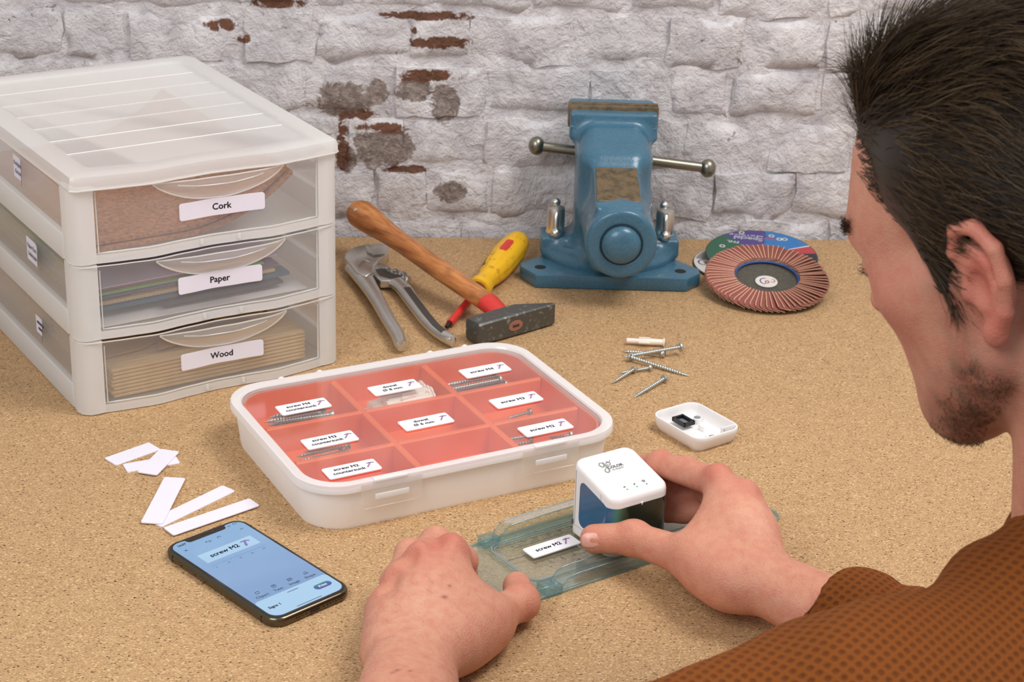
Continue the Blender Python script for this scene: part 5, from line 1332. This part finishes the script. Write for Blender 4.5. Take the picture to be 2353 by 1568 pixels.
# knuckles and tendons
up_ = np.array([-.10, -.25, .96])
for (p, r), q in zip(palm, (.0048, .0045, .0038, .003)):
    f.ell(p+up_*(q+.0025), (.0090, .0090, .0088), .006)
    f.cap(p+up_*.0092, wr*.75+p*.25+up_*.0128, .0034, .0030, .007)
fing = [([MI, PL(.0405, .0030, .0520), PL(.0385, .0270, .0400), PL(.0330, .0390, .0260)], [.0118, .0100, .0086, .0074]),
        ([MM, PL(.0630, -.0010, .0430), PL(.0415, .0150, .0240), PL(.0375, .0270, .0130)], [.0118, .0102, .0088, .0076]),
        ([MR, PL(.0700, -.0140, .0300), PL(.0480, .0020, .0150), PL(.0385, .0120, .0090)], [.0110, .0096, .0084, .0074]),
        ([MK, PL(.0730, -.0260, .0200), PL(.0560, -.0120, .0110), PL(.0450, -.0040, .0090)], [.0100, .0086, .0076, .0068])]
for pts, rad in fing:
    g = Field(f.lo, f.lo+(f.n-1)*f.v, f.v); g.n = f.n; g.F = np.full(f.n, 1.0, np.float32); g.ax = f.ax
    g.chain(pts, rad, .004); g.ell(pts[1], (rad[1]*1.06,)*3, .004); f.merge(g, .0045)
g = Field(f.lo, f.lo+(f.n-1)*f.v, f.v); g.n = f.n; g.F = np.full(f.n, 1.0, np.float32); g.ax = f.ax
g.cap(thb[1], thb[2], .0148, .0124, .006); g.cap(thb[2], thb[3], .0126, .0112, .005); g.ell(thb[2]+up_*.001, (.0132,)*3, .005); f.merge(g, .007)
# sharpen the gap under the thumb web
V, Q = f.mesh(1)
spots = [(MI+up_*.010, .014, RED, .75), (MM+up_*.010, .013, RED, .75), (MR+up_*.008, .012, RED, .55), (thb[2], .014, RED, .45), (thb[3], .012, RED, .40), (thb[1]+np.array([0, -.01, -.004]), .018, RED, .35), (fing[0][0][1], .013, RED, .45), (fing[1][0][1], .03, RED, .5), (wr*.5+MM*.5+up_*.015, .022, PALE, .5), (wr*.8+MR*.2, .02, L3((196, 128, 104)), .4)]
spots.append((A(1734, 1368, .050), .0016, L3((120, 60, 44)), .9)); spots.append((A(1745, 1240, .055), .0014, L3((110, 60, 48)), .8))
add_part(V, Q, tint(V, spots))

# ---------------------------------------------------------------- left hand
f = Field((-.13, .86, -.004), (.045, 1.215, .090), vox)
wr = A(948, 1502, .028); el = np.array([-.055, .800, .060]); e2 = wr+(el-wr)*.80
MI, MM, MR, MK = A(1036, 1270, .053), A(968, 1288, .053), A(918, 1335, .044), A(886, 1394, .032)
f.cap(wr+np.array([.0115, 0, 0]), e2+np.array([.016, 0, 0]), .0165, .027, .015); f.cap(wr-np.array([.0120, 0, 0]), e2-np.array([.016, 0, 0]), .0160, .028, .015); f.cap(wr, e2, .0190, .031, .015)
palm = [(MI, .0128), (MM, .0128), (MR, .0120), (MK, .0112)]
for i, (p, r) in enumerate(palm): f.cap(wr+np.array([.013-.0090*i, .004, 0]), p, .0145, r*.94, .012)
f.cap(wr*.4+MM*.6-np.array([0, 0, .012]), wr*.6+MR*.4-np.array([0, 0, .006]), .016, .015, .02)
f.cap(wr+np.array([-.016, .006, -.004]), MK-np.array([.000, 0, .010]), .0150, .0120, .018)
up_ = np.array([0, -.45, .89])
for (p, r), q in zip(palm, (.0055, .0055, .0040, .003)):
    f.ell(p+up_*(q+.0028), (.0086, .0090, .0086), .0055); f.cap(p+up_*.0098, wr*.7+p*.3+up_*.0135, .0032, .0028, .007)
for (pa, ra), (pb, rb_) in zip(palm, palm[1:]):
    f.ell((pa+pb)/2+up_*.0195, (.0050, .0085, .0060), .010, sub=True)
thb = [A(1040, 1470, .025), A(1118, 1428, .022), A(1197, 1384, .0175), A(1188, 1347, .0150)]
f.cap(wr+np.array([.012, .006, -.002]), thb[0], .0180, .0185, .02); f.cap(thb[0], thb[1], .0185, .0150, .022)
f.cap(MI*.6+wr*.4-np.array([0, 0, .010]), thb[1]*.5+thb[0]*.5, .0150, .0150, .028); f.cap(MI*.85+wr*.15-np.array([0, 0, .012]), thb[1], .0125, .0125, .024)
F3 = np.array
fing = [([MI, A(1060, 1290, .040), F3([-.0290, 1.1580, .0220]), F3([-.0260, 1.1650, .0105])], [.0122, .0108, .0090, .0078]),
        ([MM, A(1001, 1248, .047), F3([-.0385, 1.1720, .0250]), F3([-.0300, 1.1780, .0110])], [.0122, .0108, .0092, .0080]),
        ([MR, A(942, 1274, .040), F3([-.0560, 1.1680, .0200]), F3([-.0480, 1.1720, .0100])], [.0114, .0102, .0088, .0076]),
        ([MK, A(906, 1336, .027), F3([-.0700, 1.1480, .0140]), F3([-.0630, 1.1540, .0090])], [.0104, .0092, .0078, .0068])]
for pts, rad in fing:
    g = Field(f.lo, f.lo+(f.n-1)*f.v, f.v); g.n = f.n; g.F = np.full(f.n, 1.0, np.float32); g.ax = f.ax
    g.chain(pts, rad, .004); g.ell(pts[1], (rad[1]*1.08,)*3, .004); f.merge(g, .0045)
g = Field(f.lo, f.lo+(f.n-1)*f.v, f.v); g.n = f.n; g.F = np.full(f.n, 1.0, np.float32); g.ax = f.ax
g.cap(thb[1], thb[2], .0148, .0122, .006); g.cap(thb[2], thb[3], .0124, .0106, .005); g.ell(thb[2], (.0130,)*3, .005); f.merge(g, .008)
V, Q = f.mesh(1)
spots = [(MI+up_*.011, .014, RED, .8), (MM+up_*.011, .013, RED, .75), (MR+up_*.009, .011, RED, .45), (thb[2], .016, RED, .6), (thb[3], .012, RED, .5), (thb[1], .016, RED, .3), (MK+F3([-.008, 0, .004]), .02, RED, .35), (wr*.55+MM*.45+up_*.016, .024, PALE, .5), (wr+F3([0, -.01, .02]), .03, PALE, .35)]
for u, v, s_ in ((1024, 1366, .0016), (914, 1532, .0018), (941, 1534, .0013), (1036, 1340, .0010), (900, 1538, .0012)): 
    p = A(u, v, .060); spots.append((p, s_*1.8, L3((118, 62, 42)), .9))
# moles are looked up along the line of sight on the skin itself
def on_skin(V, u, v):
    d = npv(FW*FPX + RT*(u-1176.5) + DN*(v-784.0)); d /= np.linalg.norm(d); q = V-npv(CP); t = q@d; e = np.linalg.norm(q-t[:, None]*d, axis=1)
    ok = e < .0025
    return V[np.argmin(np.where(ok, t, 1e9))]
spots = spots[:9]+[(on_skin(V, u, v), s_, L3((112, 58, 40)), .95) for u, v, s_ in ((1024, 1366, .0018), (914, 1532, .0020), (941, 1534, .0015), (1036, 1340, .0013), (900, 1538, .0013))]
add_part(V, Q, tint(V, spots))

# ---------------------------------------------------------------- head and neck
yaw, pit, rol = R(48.0), R(24.2), R(-2.0); HO = np.array([.3035, .9830, .3525])
fh = F3([-math.sin(yaw), math.cos(yaw), 0]); lh = F3([-math.cos(yaw), -math.sin(yaw), 0]); uh = F3([0, 0, 1.])
f2 = fh*math.cos(pit)-uh*math.sin(pit); u2 = fh*math.sin(pit)+uh*math.cos(pit)
HM = np.stack([f2, lh*math.cos(rol)+u2*math.sin(rol), -lh*math.sin(rol)+u2*math.cos(rol)], 1)   # columns: forward, left, up
def H2W(V): return V @ HM.T + HO
def W2H(p): return HM.T @ (np.array(p)-HO)
NB = np.array([.360, .925, .190])
f = Field((-.16, -.115, -.26), (.135, .115, .15), .0022)
f.ell((-.006, 0, .056), (.098, .0745, .080), .01); f.ell((.042, 0, .055), (.058, .060, .055), .02)           # skull, forehead
f.cap((.072, -.026, .030), (.072, .026, .030), .030, .030, .02)                                              # brow block
f.cap((.088, -.028, .034), (.088, .028, .034), .0130, .0130, .012)
f.cap((.050, 0, .0), (.062, 0, -.070), .052, .036, .02)                                                      # face
for s in (-1, 1):
    f.ell((.064, s*.043, -.004), (.021, .018, .018), .020)                                                   # cheekbone
    f.cap((.014, s*.054, -.046), (.066, s*.022, -.086), .0185, .0185, .016)                                  # jaw
    f.cap((.014, s*.056, -.046), (.010, s*.060, .000), .017, .017, .016); f.cap((.062, s*.036, -.014), (.067, s*.024, -.075), .019, .018, .02); f.cap((.040, s*.050, -.010), (.040, s*.044, -.060), .020, .020, .02)
    f.ell((.100, s*.033, .013), (.014, .016, .011), .010, sub=True)                                          # eye socket
    f.ell((.086, s*.032, .012), (.014, .0135, .0125), .004)                                                  # eyeball under the lid
    f.ell((.097, s*.011, -.020), (.010, .0075, .007), .006)                                                  # nose wing
f.cap((.070, 0, -.050), (.074, 0, -.088), .026, .020, .016); f.ell((.083, 0, -.092), (.014, .018, .013), .010)
f.cap((.099, 0, .026), (.114, 0, -.014), .0065, .0090, .006); f.ell((.114, 0, -.017), (.0088, .0085, .0075), .006)
f.cap((.090, -.018, -.050), (.090, .018, -.050), .0065, .0065, .005); f.cap((.089, -.015, -.060), (.089, .015, -.060), .0070, .0070, .004); f.cap((.100, -.022, -.0555), (.100, .022, -.0555), .0022, .0022, .003, sub=True)
nb = W2H(NB); f.cap((-.030, 0, -.020), nb, .050, .053, .02); f.cap((-.010, 0, -.060), nb+F3([.006, 0, .0]), .038, .045, .022)
f.cap((-.022, .050, -.040), nb+F3([.045, .02, .01]), .011, .013, .018); f.cap((-.022, -.050, -.040), nb+F3([.045, -.02, .01]), .011, .013, .018)
for s in (-1, 1):
    # ear: rim, fold, lobe, hollow
    def E(x, y, z): return (x-.004, s*(.0735+y), z)
    f.ell(E(-.004, .0045, .002), (.0150, .0065, .026), .005)
    rim = [E(.010, .002, .006), E(.012, .006, .020), E(.004, .011, .0335), E(-.010, .0155, .0330), E(-.020, .0180, .020), E(-.0205, .0170, .002), E(-.013, .0120, -.016), E(-.003, .0070, -.027)]
    f.chain(rim, [.0034, .0040, .0044, .0046, .0044, .0042, .0044, .0052], .003)
    f.ell(E(.001, .0060, -.0285), (.0075, .0048, .0085), .004)
    f.chain([E(.000, .0095, .022), E(-.010, .0110, .012), E(-.0115, .0105, -.004), E(-.003, .0075, -.015)], [.0030, .0034, .0034, .0032], .003)
    f.ell(E(.002, .0110, -.001), (.0075, .0060, .0105), .003, sub=True)
    f.ell(E(.011, .0045, -.004), (.0040, .0045, .0060), .003)
V, Q = f.mesh(1)
C = np.tile(L3((204, 142, 116)), (len(V), 1))
def paint(mask, col, C=None):
    m_ = np.clip(mask, 0, 1)[:, None]; return lambda C: C*(1-m_)+col*m_
x, y, z = V.T
def sm(a, b, t): t = np.clip((t-a)/(b-a), 0, 1); return t*t*(3-2*t)
nz = np.array([noise.noise(Vector((p[0]*90, p[1]*90, p[2]*90))) for p in V])
C = paint(.75*np.exp(-(((np.abs(y)-.086)/.014)**2)-((z-.006)/.05)**2-((x+.010)/.032)**2), L3((206, 96, 86)))(C)         # ears
C = paint(.45*np.exp(-((x-.075)/.03)**2-((np.abs(y)-.05)/.025)**2-((z+.010)/.03)**2), RED)(C)                            # cheeks
C = paint(.35*np.exp(-((x-.11)/.02)**2-(z+.015)**2/.0006), RED)(C)
line = -.050-.30*np.clip(x-.0, -.05, .06)
beard = sm(.010, -.030, z-(-.058-.25*(x-.02))) * sm(-.005, .020, x) * sm(-.135, -.112, z)
side = sm(.006, -.020, z+.005) * np.exp(-((x-.026)/.016)**2)*sm(.045, .055, np.abs(y))
def segd(P, a, b):
    a, b = F3(a), F3(b); ba = b-a; t = np.clip((P-a)@ba/(ba@ba), 0, 1); return np.linalg.norm(P-a-t[:, None]*ba, axis=1)
PV = np.stack([x, np.abs(y), z], 1)
d1 = segd(PV, (.024, .074, -.004), (.020, .072, -.050)); d2 = segd(PV, (.020, .070, -.056), (.074, .030, -.100)); d3 = segd(PV, (.074, .030, -.100), (.092, .0, -.098)); d4 = segd(PV, (.101, 0, -.040), (.094, .026, -.060))
bd = np.clip(np.maximum(np.maximum(.66*np.exp(-(d1/.018)**2), 1.1*np.exp(-(d2/.023)**2)), np.maximum(1.2*np.exp(-(d3/.022)**2), .6*np.exp(-(d4/.009)**2))), 0, 1)*(.85+.35*nz)
C = paint(np.clip(bd, 0, .93), L3((66, 44, 28)))(C)
C = paint(.4*np.exp(-((x-.093)/.012)**2-((z+.055)/.008)**2-(y/.024)**2), L3((176, 92, 84)))(C)
add_part(H2W(V), Q, C)
HV, HQ = V, Q
# torso and upper arms under the sweater, coarse
f = Field((-.16, .50, -.62), (.66, 1.24, .26), .012)
LS, RS = np.array([.185, .815, .135]), np.array([.470, 1.055, .135]); LE, RE = np.array([-.050, .785, .055]), np.array([.430, .905, .025])
f.cap(NB+F3([0, -.01, -.06]), (.40, .80, -.45), .045, .10, .04); f.cap(LS-F3([0, 0, .02]), RS-F3([0, 0, .02]), .034, .034, .03); f.cap(LS*.7+RS*.3+F3([.03, -.04, -.1]), RS*.7+LS*.3+F3([.03, -.04, -.1]), .07, .07, .04)
f.cap(LS, LE, .038, .036, .02); f.cap(RS, RE, .040, .038, .02); f.cap(NB, W2H((0, 0, 0))*0+NB+F3([0, .01, .05]), .055, .05, .02)
f.cap(LE, np.array([-.056, .86, .052]), .036, .033, .02); f.cap(RE, RE*.7+np.array([.20, 1.12, .04])*.3, .038, .034, .02)
V, Q = f.mesh(0); add_part(V, Q, np.tile(SKIN, (len(V), 1)))
body = soft_obj('body', np.concatenate(bodyV), np.concatenate(bodyQ), skin, person, np.concatenate(bodyC))
body['label'] = 'skin of head, neck, forearms and hands'
# thumb nail of the right hand
tn = PL(-.0400, -.0240, .0205); tdir = PL(-.0400, -.0240, .0205)-PL(-.0175, -.0435, .0240); tdir /= np.linalg.norm(tdir)
cv = npv(CP)-tn; nn = F3([-.70, -.66, .22]); nn = nn-tdir*(nn@tdir); nn /= np.linalg.norm(nn); bb = np.cross(nn, tdir)
nm = MB(); vs = []; n = 14
for lay, (sc_, h) in enumerate(((1.0, -.0012), (1.0, .0), (.82, .0007))):
    for k in range(n):
        a = 2*math.pi*k/n; ca, sa = math.cos(a), math.sin(a); lx_ = .0072*sc_*math.copysign(abs(ca)**.7, ca); wy_ = .0058*sc_*math.copysign(abs(sa)**.7, sa)
        p = tn+tdir*(lx_+.0018)+bb*wy_+nn*(.0106+h-24*wy_*wy_-12*max(0, lx_)**2)-PB; vs.append(tuple(p))
fs = [(l*n+k, l*n+(k+1) % n, (l+1)*n+(k+1) % n, (l+1)*n+k) for l in range(2) for k in range(n)]+[tuple(range(2*n, 3*n)), tuple(reversed(range(n)))]
nm.add(vs, fs).build('thumb_nail', plain('nail', (222, 164, 148), .3, var=.03), person, smooth=60, fix=True)

# ---------------------------------------------------------------- hair
f = Field((-.145, -.11, -.12), (.15, .11, .20), .003)
f.ell((-.012, 0, .064), (.102, .0825, .080), .01)
f.ell((.036, 0, .106), (.044, .058, .034), .02); f.ell((-.060, 0, .020), (.058, .074, .080), .02)
for s in (-1, 1):
    f.ell((-.008, s*.056, .050), (.055, .032, .050), .02); f.cap((.026, s*.071, .030), (.024, s*.0725, -.002), .0070, .0045, .01)
G = np.meshgrid(*f.ax, indexing='ij'); X, Y, Z = G
c1 = (X-.041)*.762-(Z-.037)*.647; cut = np.minimum(c1, X-.035)
cut = np.where(Z > .094, np.minimum(cut, -.002-(Z-.094)*.6), cut)
f.F = np.maximum(f.F, cut.astype(np.float32))
f.F = np.maximum(f.F, np.where(X > -.016, -.004-Z, -.085-Z).astype(np.float32))
for s in (-1, 1):
    d = np.sqrt(((X+.006)/.026)**2+((Y-s*.092)/.020)**2+((Z-.002)/.036)**2)-1; f.F = np.maximum(f.F, (-d*.02).astype(np.float32))
HVr, HQr = f.mesh(2)
hairm = NT('brown_hair'); co = hairm.coord(); n_ = hairm.noise(hairm.coord(scale=(1, 1, 1)), 60, 4, .6)
ha = hairm.N.new('ShaderNodeVertexColor'); ha.layer_name = 'Col'
hairm.base(ha.outputs[0]); hairm.p(Roughness=.42, Specular_IOR_Level=.35); hairm = hairm.m
capc = np.tile(L3((36, 27, 19)), (len(HVr), 1))
hair = soft_obj('hair', H2W(HVr)-PB, HQr, hairm, person, capc); hair['label'] = 'tousled dark brown hair'
# strands: thin tapering ribbons that follow the comb direction over the cap
nrm = np.zeros_like(HVr); a = HVr[HQr[:, 1]]-HVr[HQr[:, 0]]; b = HVr[HQr[:, 3]]-HVr[HQr[:, 0]]; fn = np.cross(a, b)
for i in range(4): np.add.at(nrm, HQr[:, i], fn)
nrm /= np.maximum(np.linalg.norm(nrm, axis=1), 1e-12)[:, None]
if (nrm*(HVr-F3([-.01, 0, .06]))).sum() < 0: nrm = -nrm
rng = np.random.default_rng(4)
def strands(n, roots, nors, comb, length, width, lift, cols, name, seg=7, kinds='stuff'):
    vs = []; fs = []; cl = []
    for i in range(n):
        k = rng.integers(len(roots)); p = roots[k].copy(); nn = nors[k]; d0 = comb(p); 
        L = length(p)*rng.uniform(.7, 1.25); w = width*rng.uniform(.6, 1.3); tw = rng.normal(0, .22, 3); col = cols[rng.integers(len(cols))]*rng.uniform(.75, 1.25)
        ph = rng.uniform(0, 6.28); lf = lift*rng.uniform(.2, 1.6)
        p = p-nn*.0012
        for j in range(seg+1):
            t = j/seg; d = comb(p)+tw*.55; d = d-nn*(d@nn)*.75; d /= np.linalg.norm(d)+1e-9
            d = d+nn*lf*(1-t*1.5); q = np.cross(d, nn); q /= np.linalg.norm(q)+1e-9
            ww = w*(1-t)**.6+.00006
            wig = q*(.0022*math.sin(t*4+ph)*t)
            vs += [p+wig-q*ww, p+wig+nn*ww*.6, p+wig+q*ww]; cl += [col*(.8+.4*t)]*3
            p = p+d/np.linalg.norm(d)*L/seg
        b0 = len(vs)-3*(seg+1)
        for j in range(seg):
            o_ = b0+3*j
            for m_ in range(3): fs.append((o_+m_, o_+(m_+1) % 3, o_+3+(m_+1) % 3, o_+3+m_))
    o = soft_obj(name, H2W(np.array(vs))-PB, np.array(fs), hairm, person, np.array(cl)); o['kind'] = kinds; return o
def comb(p):
    x, y, z = p; s = np.sign(y) if abs(y) > .02 else y/.02
    topw = np.clip((z-.075)/.04, 0, 1); fr = np.clip((x-.03)/.05, 0, 1)
    side = np.array([-.85, .15*s, -.45]); top = np.array([-.75, .35*s, .28]); front = np.array([-.05, .30*s, .62])
    back = np.array([-.35, 0, -.9]); bk = np.clip((-x-.03)/.06, 0, 1)
    d = side*(1-topw)+top*topw; d = d*(1-fr*topw)+front*fr*topw*1.0; d = d*(1-bk)+back*bk
    sb = np.clip((.02-z)/.03, 0, 1)*np.clip((x-.005)/.01, 0, 1); d = d*(1-sb)+np.array([-.25, 0, -1])*sb
    return d/np.linalg.norm(d)
HC = [L3(c) for c in ((48, 36, 24), (66, 50, 33), (80, 62, 41), (98, 78, 52), (56, 42, 27), (38, 28, 19))]
inside = (HVr[:, 1] > -.040)
strands(13000, HVr[inside], nrm[inside], comb, lambda p: .026+.024*np.clip((p[2]-.06)/.06, 0, 1), .00034, .095, HC, 'hair_strands')
frt = (HVr[:, 0] > .060) & (HVr[:, 2] > .080)
strands(260, HVr[frt], nrm[frt], lambda p: np.array([.45, .45, .55-8*(p[2]-.12)])/.84, lambda p: .030, .00018, .10, HC, 'quiff_strands')
# hairs that leave the skin along the hairline and sweep back over its edge
def hn_of(V_, Q_):
    n_ = np.zeros_like(V_); a = V_[Q_[:, 1]]-V_[Q_[:, 0]]; b = V_[Q_[:, 3]]-V_[Q_[:, 0]]; fn = np.cross(a, b)
    for i in range(4): np.add.at(n_, Q_[:, i], fn)
    n_ /= np.maximum(np.linalg.norm(n_, axis=1), 1e-12)[:, None]
    return -n_ if (n_*V_).sum() < 0 else n_
hnn = hn_of(HV, HQ)
hx, hy, hz = HV.T
cl_ = np.minimum((hx-.041)*.762-(hz-.037)*.647, hx-.035)
edge = np.where((cl_ > -.012) & (cl_ < .006) & (hz > .006) & (hz < .11) & (hy > -.03) & (np.abs(hy) < .0755) & ((hx > .016) | (hz > .045)))[0]
strands(2400, HV[edge], hnn[edge], lambda p: comb(p+F3([-.02, 0, .0]))*.8+np.array([-.25, 0, .05]), lambda p: .024, .00028, .20, HC, 'hairline_strands')
# beard and brow hairs
bm = np.where((bd > .45) & (V[:0].shape[0] == 0 if False else True))[0] if False else np.where(bd > .5)[0]
hn = np.zeros_like(HV); a = HV[HQ[:, 1]]-HV[HQ[:, 0]]; b = HV[HQ[:, 3]]-HV[HQ[:, 0]]; fn = np.cross(a, b)
for i in range(4): np.add.at(hn, HQ[:, i], fn)
hn /= np.maximum(np.linalg.norm(hn, axis=1), 1e-12)[:, None]
if (hn*(HV-F3([0, 0, 0]))).sum() < 0: hn = -hn
strands(4200, HV[bm], hn[bm], lambda p: np.array([.25, 0, -.97]), lambda p: .0052, .00010, .30, [L3((78, 52, 32)), L3((100, 68, 42)), L3((58, 40, 26))], 'beard_hairs', 3)
bw_ = np.where((np.abs(HV[:, 2]-.038-.10*(np.abs(HV[:, 1])-.03)) < .0045) & (HV[:, 0] > .078) & (np.abs(HV[:, 1]) > .012) & (np.abs(HV[:, 1]) < .050))[0]
strands(420, HV[bw_], hn[bw_], lambda p: np.array([.05, np.sign(p[1])*.9, .25]), lambda p: .010, .00022, .35, HC, 'eyebrow_hairs', 3)
ls_ = np.where((np.abs(HV[:, 2]-.010) < .0035) & (HV[:, 0] > .088) & (np.abs(np.abs(HV[:, 1])-.033) < .013))[0]
if len(ls_): strands(90, HV[ls_], hn[ls_], lambda p: np.array([.9, np.sign(p[1])*.35, -.05]), lambda p: .006, .00014, .4, HC, 'eyelashes', 3)

# fine hairs on the forearms and the backs of the hands
def arm_hair(V_, Q_, sel, dirv, n, name):
    n_ = hn_of(V_-V_.mean(0), Q_); ok = np.where(sel(V_) & (n_[:, 2] > .25))[0]; vs = []; fs = []; cl = []
    for i in range(n):
        k = ok[rng.integers(len(ok))]; p = V_[k].copy(); nn = n_[k]; d = dirv+rng.normal(0, .35, 3); d -= nn*(d@nn)*.85; d /= np.linalg.norm(d); L_ = rng.uniform(.004, .009)
        for j in range(4):
            t = j/3; q = np.cross(d, nn); w_ = .00004*(1-t*.8); vs += [p-q*w_, p+nn*w_, p+q*w_]; cl += [L3((132, 84, 60))]*3; p = p+d*L_/3+nn*.0003*(1-2*t)
        o_ = len(vs)-12
        for j in range(3):
            for m_ in range(3): fs.append((o_+3*j+m_, o_+3*j+(m_+1) % 3, o_+3*j+3+(m_+1) % 3, o_+3*j+3+m_))
    o = soft_obj(name, np.array(vs)-PB, np.array(fs), hairm, person, np.array(cl)); o['kind'] = 'stuff'
RHV, RHQ = bodyV[0]+PB, bodyQ[0]; LHV, LHQ = bodyV[1]+PB, bodyQ[1]-len(bodyV[0])
arm_hair(LHV, LHQ, lambda V_: V_[:, 1] < 1.085, F3([-.6, .55, 0]), 500, 'forearm_hairs')
arm_hair(RHV, RHQ, lambda V_: (V_[:, 1] < 1.155) & (V_[:, 0] > .17), F3([-.2, .8, .2]), 350, 'forearm_hairs')

# ---------------------------------------------------------------- sweater
f = Field((-.20, .50, -.62), (.72, 1.27, .30), .0055)
f.cap(NB+F3([.010, -.030, -.070]), (.41, .79, -.45), .078, .165, .06)
f.cap(LS, (.312, .890, .152), .053, .050, .05); f.cap((.312, .890, .150), NB+F3([0, -.02, -.025]), .050, .055, .04); f.cap(RS, NB+F3([.02, .0, -.03]), .060, .056, .05)
ax_ = F3([-.10, .25, .96]); ax_ /= np.linalg.norm(ax_); e1_ = np.cross(ax_, [0, 1, 0]); e1_ /= np.linalg.norm(e1_); e2_ = np.cross(ax_, e1_)
col_ = [NB+ax_*.026+(e1_*math.cos(2*math.pi*k/14)+e2_*math.sin(2*math.pi*k/14))*.0545 for k in range(15)]
f.chain([c-ax_*.014 for c in col_], [.012]*15, .012); f.chain(col_, [.0085]*15, .006)
f.cap(LS*.75+RS*.25+F3([.04, -.05, -.10]), RS*.75+LS*.25+F3([.03, -.03, -.11]), .105, .105, .08)
f.cap(LS, LE, .058, .050, .03); f.cap(LE, np.array([-.056, .862, .050]), .054, .046, .03)
wrr = A(1738, 1330, .036); far = (RE-wrr)/np.linalg.norm(RE-wrr); CU = wrr+far*.066+F3([0, 0, .003])
f.cap(RS, RE, .066, .056, .03); f.cap(RE, CU+(RE-CU)*.10, .056, .033, .03)
f.cap(CU+(RE-CU)*.03, CU+(RE-CU)*.09, .033, .034, .010)
# folds of the pushed-up sleeve and shoulder
f.cap(CU+(RE-CU)*.24+F3([0, 0, .010]), CU+(RE-CU)*.32+F3([0, 0, .012]), .037, .038, .012)
f.cap(CU+(RE-CU)*.50+F3([0, 0, .012]), CU+(RE-CU)*.62+F3([0, 0, .016]), .045, .047, .014)
G = np.meshgrid(*f.ax, indexing='ij')
f.F += (.0055*np.sin(G[0]*38+G[2]*52+1.2*np.sin(G[1]*21))*np.sin(G[1]*34-G[2]*46+1.0)).astype(np.float32)
# rolled cuff and two sagging folds behind it
fc_ = (RE-CU)/np.linalg.norm(RE-CU); c1_ = np.cross(fc_, [0, 0, 1]); c1_ /= np.linalg.norm(c1_); c2_ = np.cross(fc_, c1_)
for dd, rr_, tr, wob_ in ((.012, .029, .0085, .003), (.030, .031, .0080, .005), (.052, .034, .0080, .006)):
    f.chain([CU+fc_*(dd+wob_*math.sin(2*a_+dd*90))+(c1_*math.cos(a_)+c2_*math.sin(a_))*rr_ for a_ in [2*math.pi*k/16 for k in range(17)]], [tr]*17, .009)
# open at the neck and at the cuffs
f.cap(NB-ax_*.02, NB+ax_*.14, .0500, .0500, .004, sub=True)
fa_ = (CU-RE)/np.linalg.norm(CU-RE); f.cap(CU-fa_*.010, CU+fa_*.05, .0255, .0290, .004, sub=True)
f.cap(np.array([-.056, .850, .050]), np.array([-.056, .93, .046]), .040, .044, .004, sub=True)
V, Q = f.mesh(2)
kn = NT('rust_knit'); N, L = kn.N, kn.L
dl = (lh+F3([0, 0, 0])); 
def axis_wave(d, scale, ph=0):
    v = kn.n('ShaderNodeVectorMath', operation='DOT_PRODUCT'); L.new(kn.n('ShaderNodeNewGeometry').outputs['Position'], v.inputs[0]); v.inputs[1].default_value = tuple(d)
    return kn.math('SINE', kn.math('MULTIPLY', v.outputs['Value'], scale))
w1 = axis_wave((-.73, -.63, -.29), 1180); w2 = axis_wave((.68, -.577, -.46), 1180)
cell = kn.math('MULTIPLY', kn.math('MULTIPLY_ADD', w1, .5), kn.math('MULTIPLY_ADD', w2, .5))
for nd in kn.N:
    if nd.bl_idname == 'ShaderNodeMath' and nd.operation == 'MULTIPLY_ADD': nd.inputs[2].default_value = .5
nz_ = kn.noise(kn.coord(), 35, 4, .6); fz = kn.noise(kn.coord(), 900, 2)
c_ = kn.mix(kn.bw(cell, .05, .6), lin((116, 61, 21)), lin((82, 40, 15)))  # holes of the knit painted darker, their shade put into the colour
c_ = kn.mix(kn.math('MULTIPLY', fz, .25), c_, lin((176, 104, 48))); kn.base(c_); kn.p(Roughness=.9, Specular_IOR_Level=.15); kn.set(kn.bsdf, 'Sheen Weight', .12); kn.set(kn.bsdf, 'Sheen Tint', lin((200, 130, 70)))
kn.bump(kn.math('MULTIPLY', cell, -1.0), .45, .0020)
sw = soft_obj('sweater', V-PB, Q, kn.m, person); sw['label'] = 'rust-brown waffle-knit sweater'
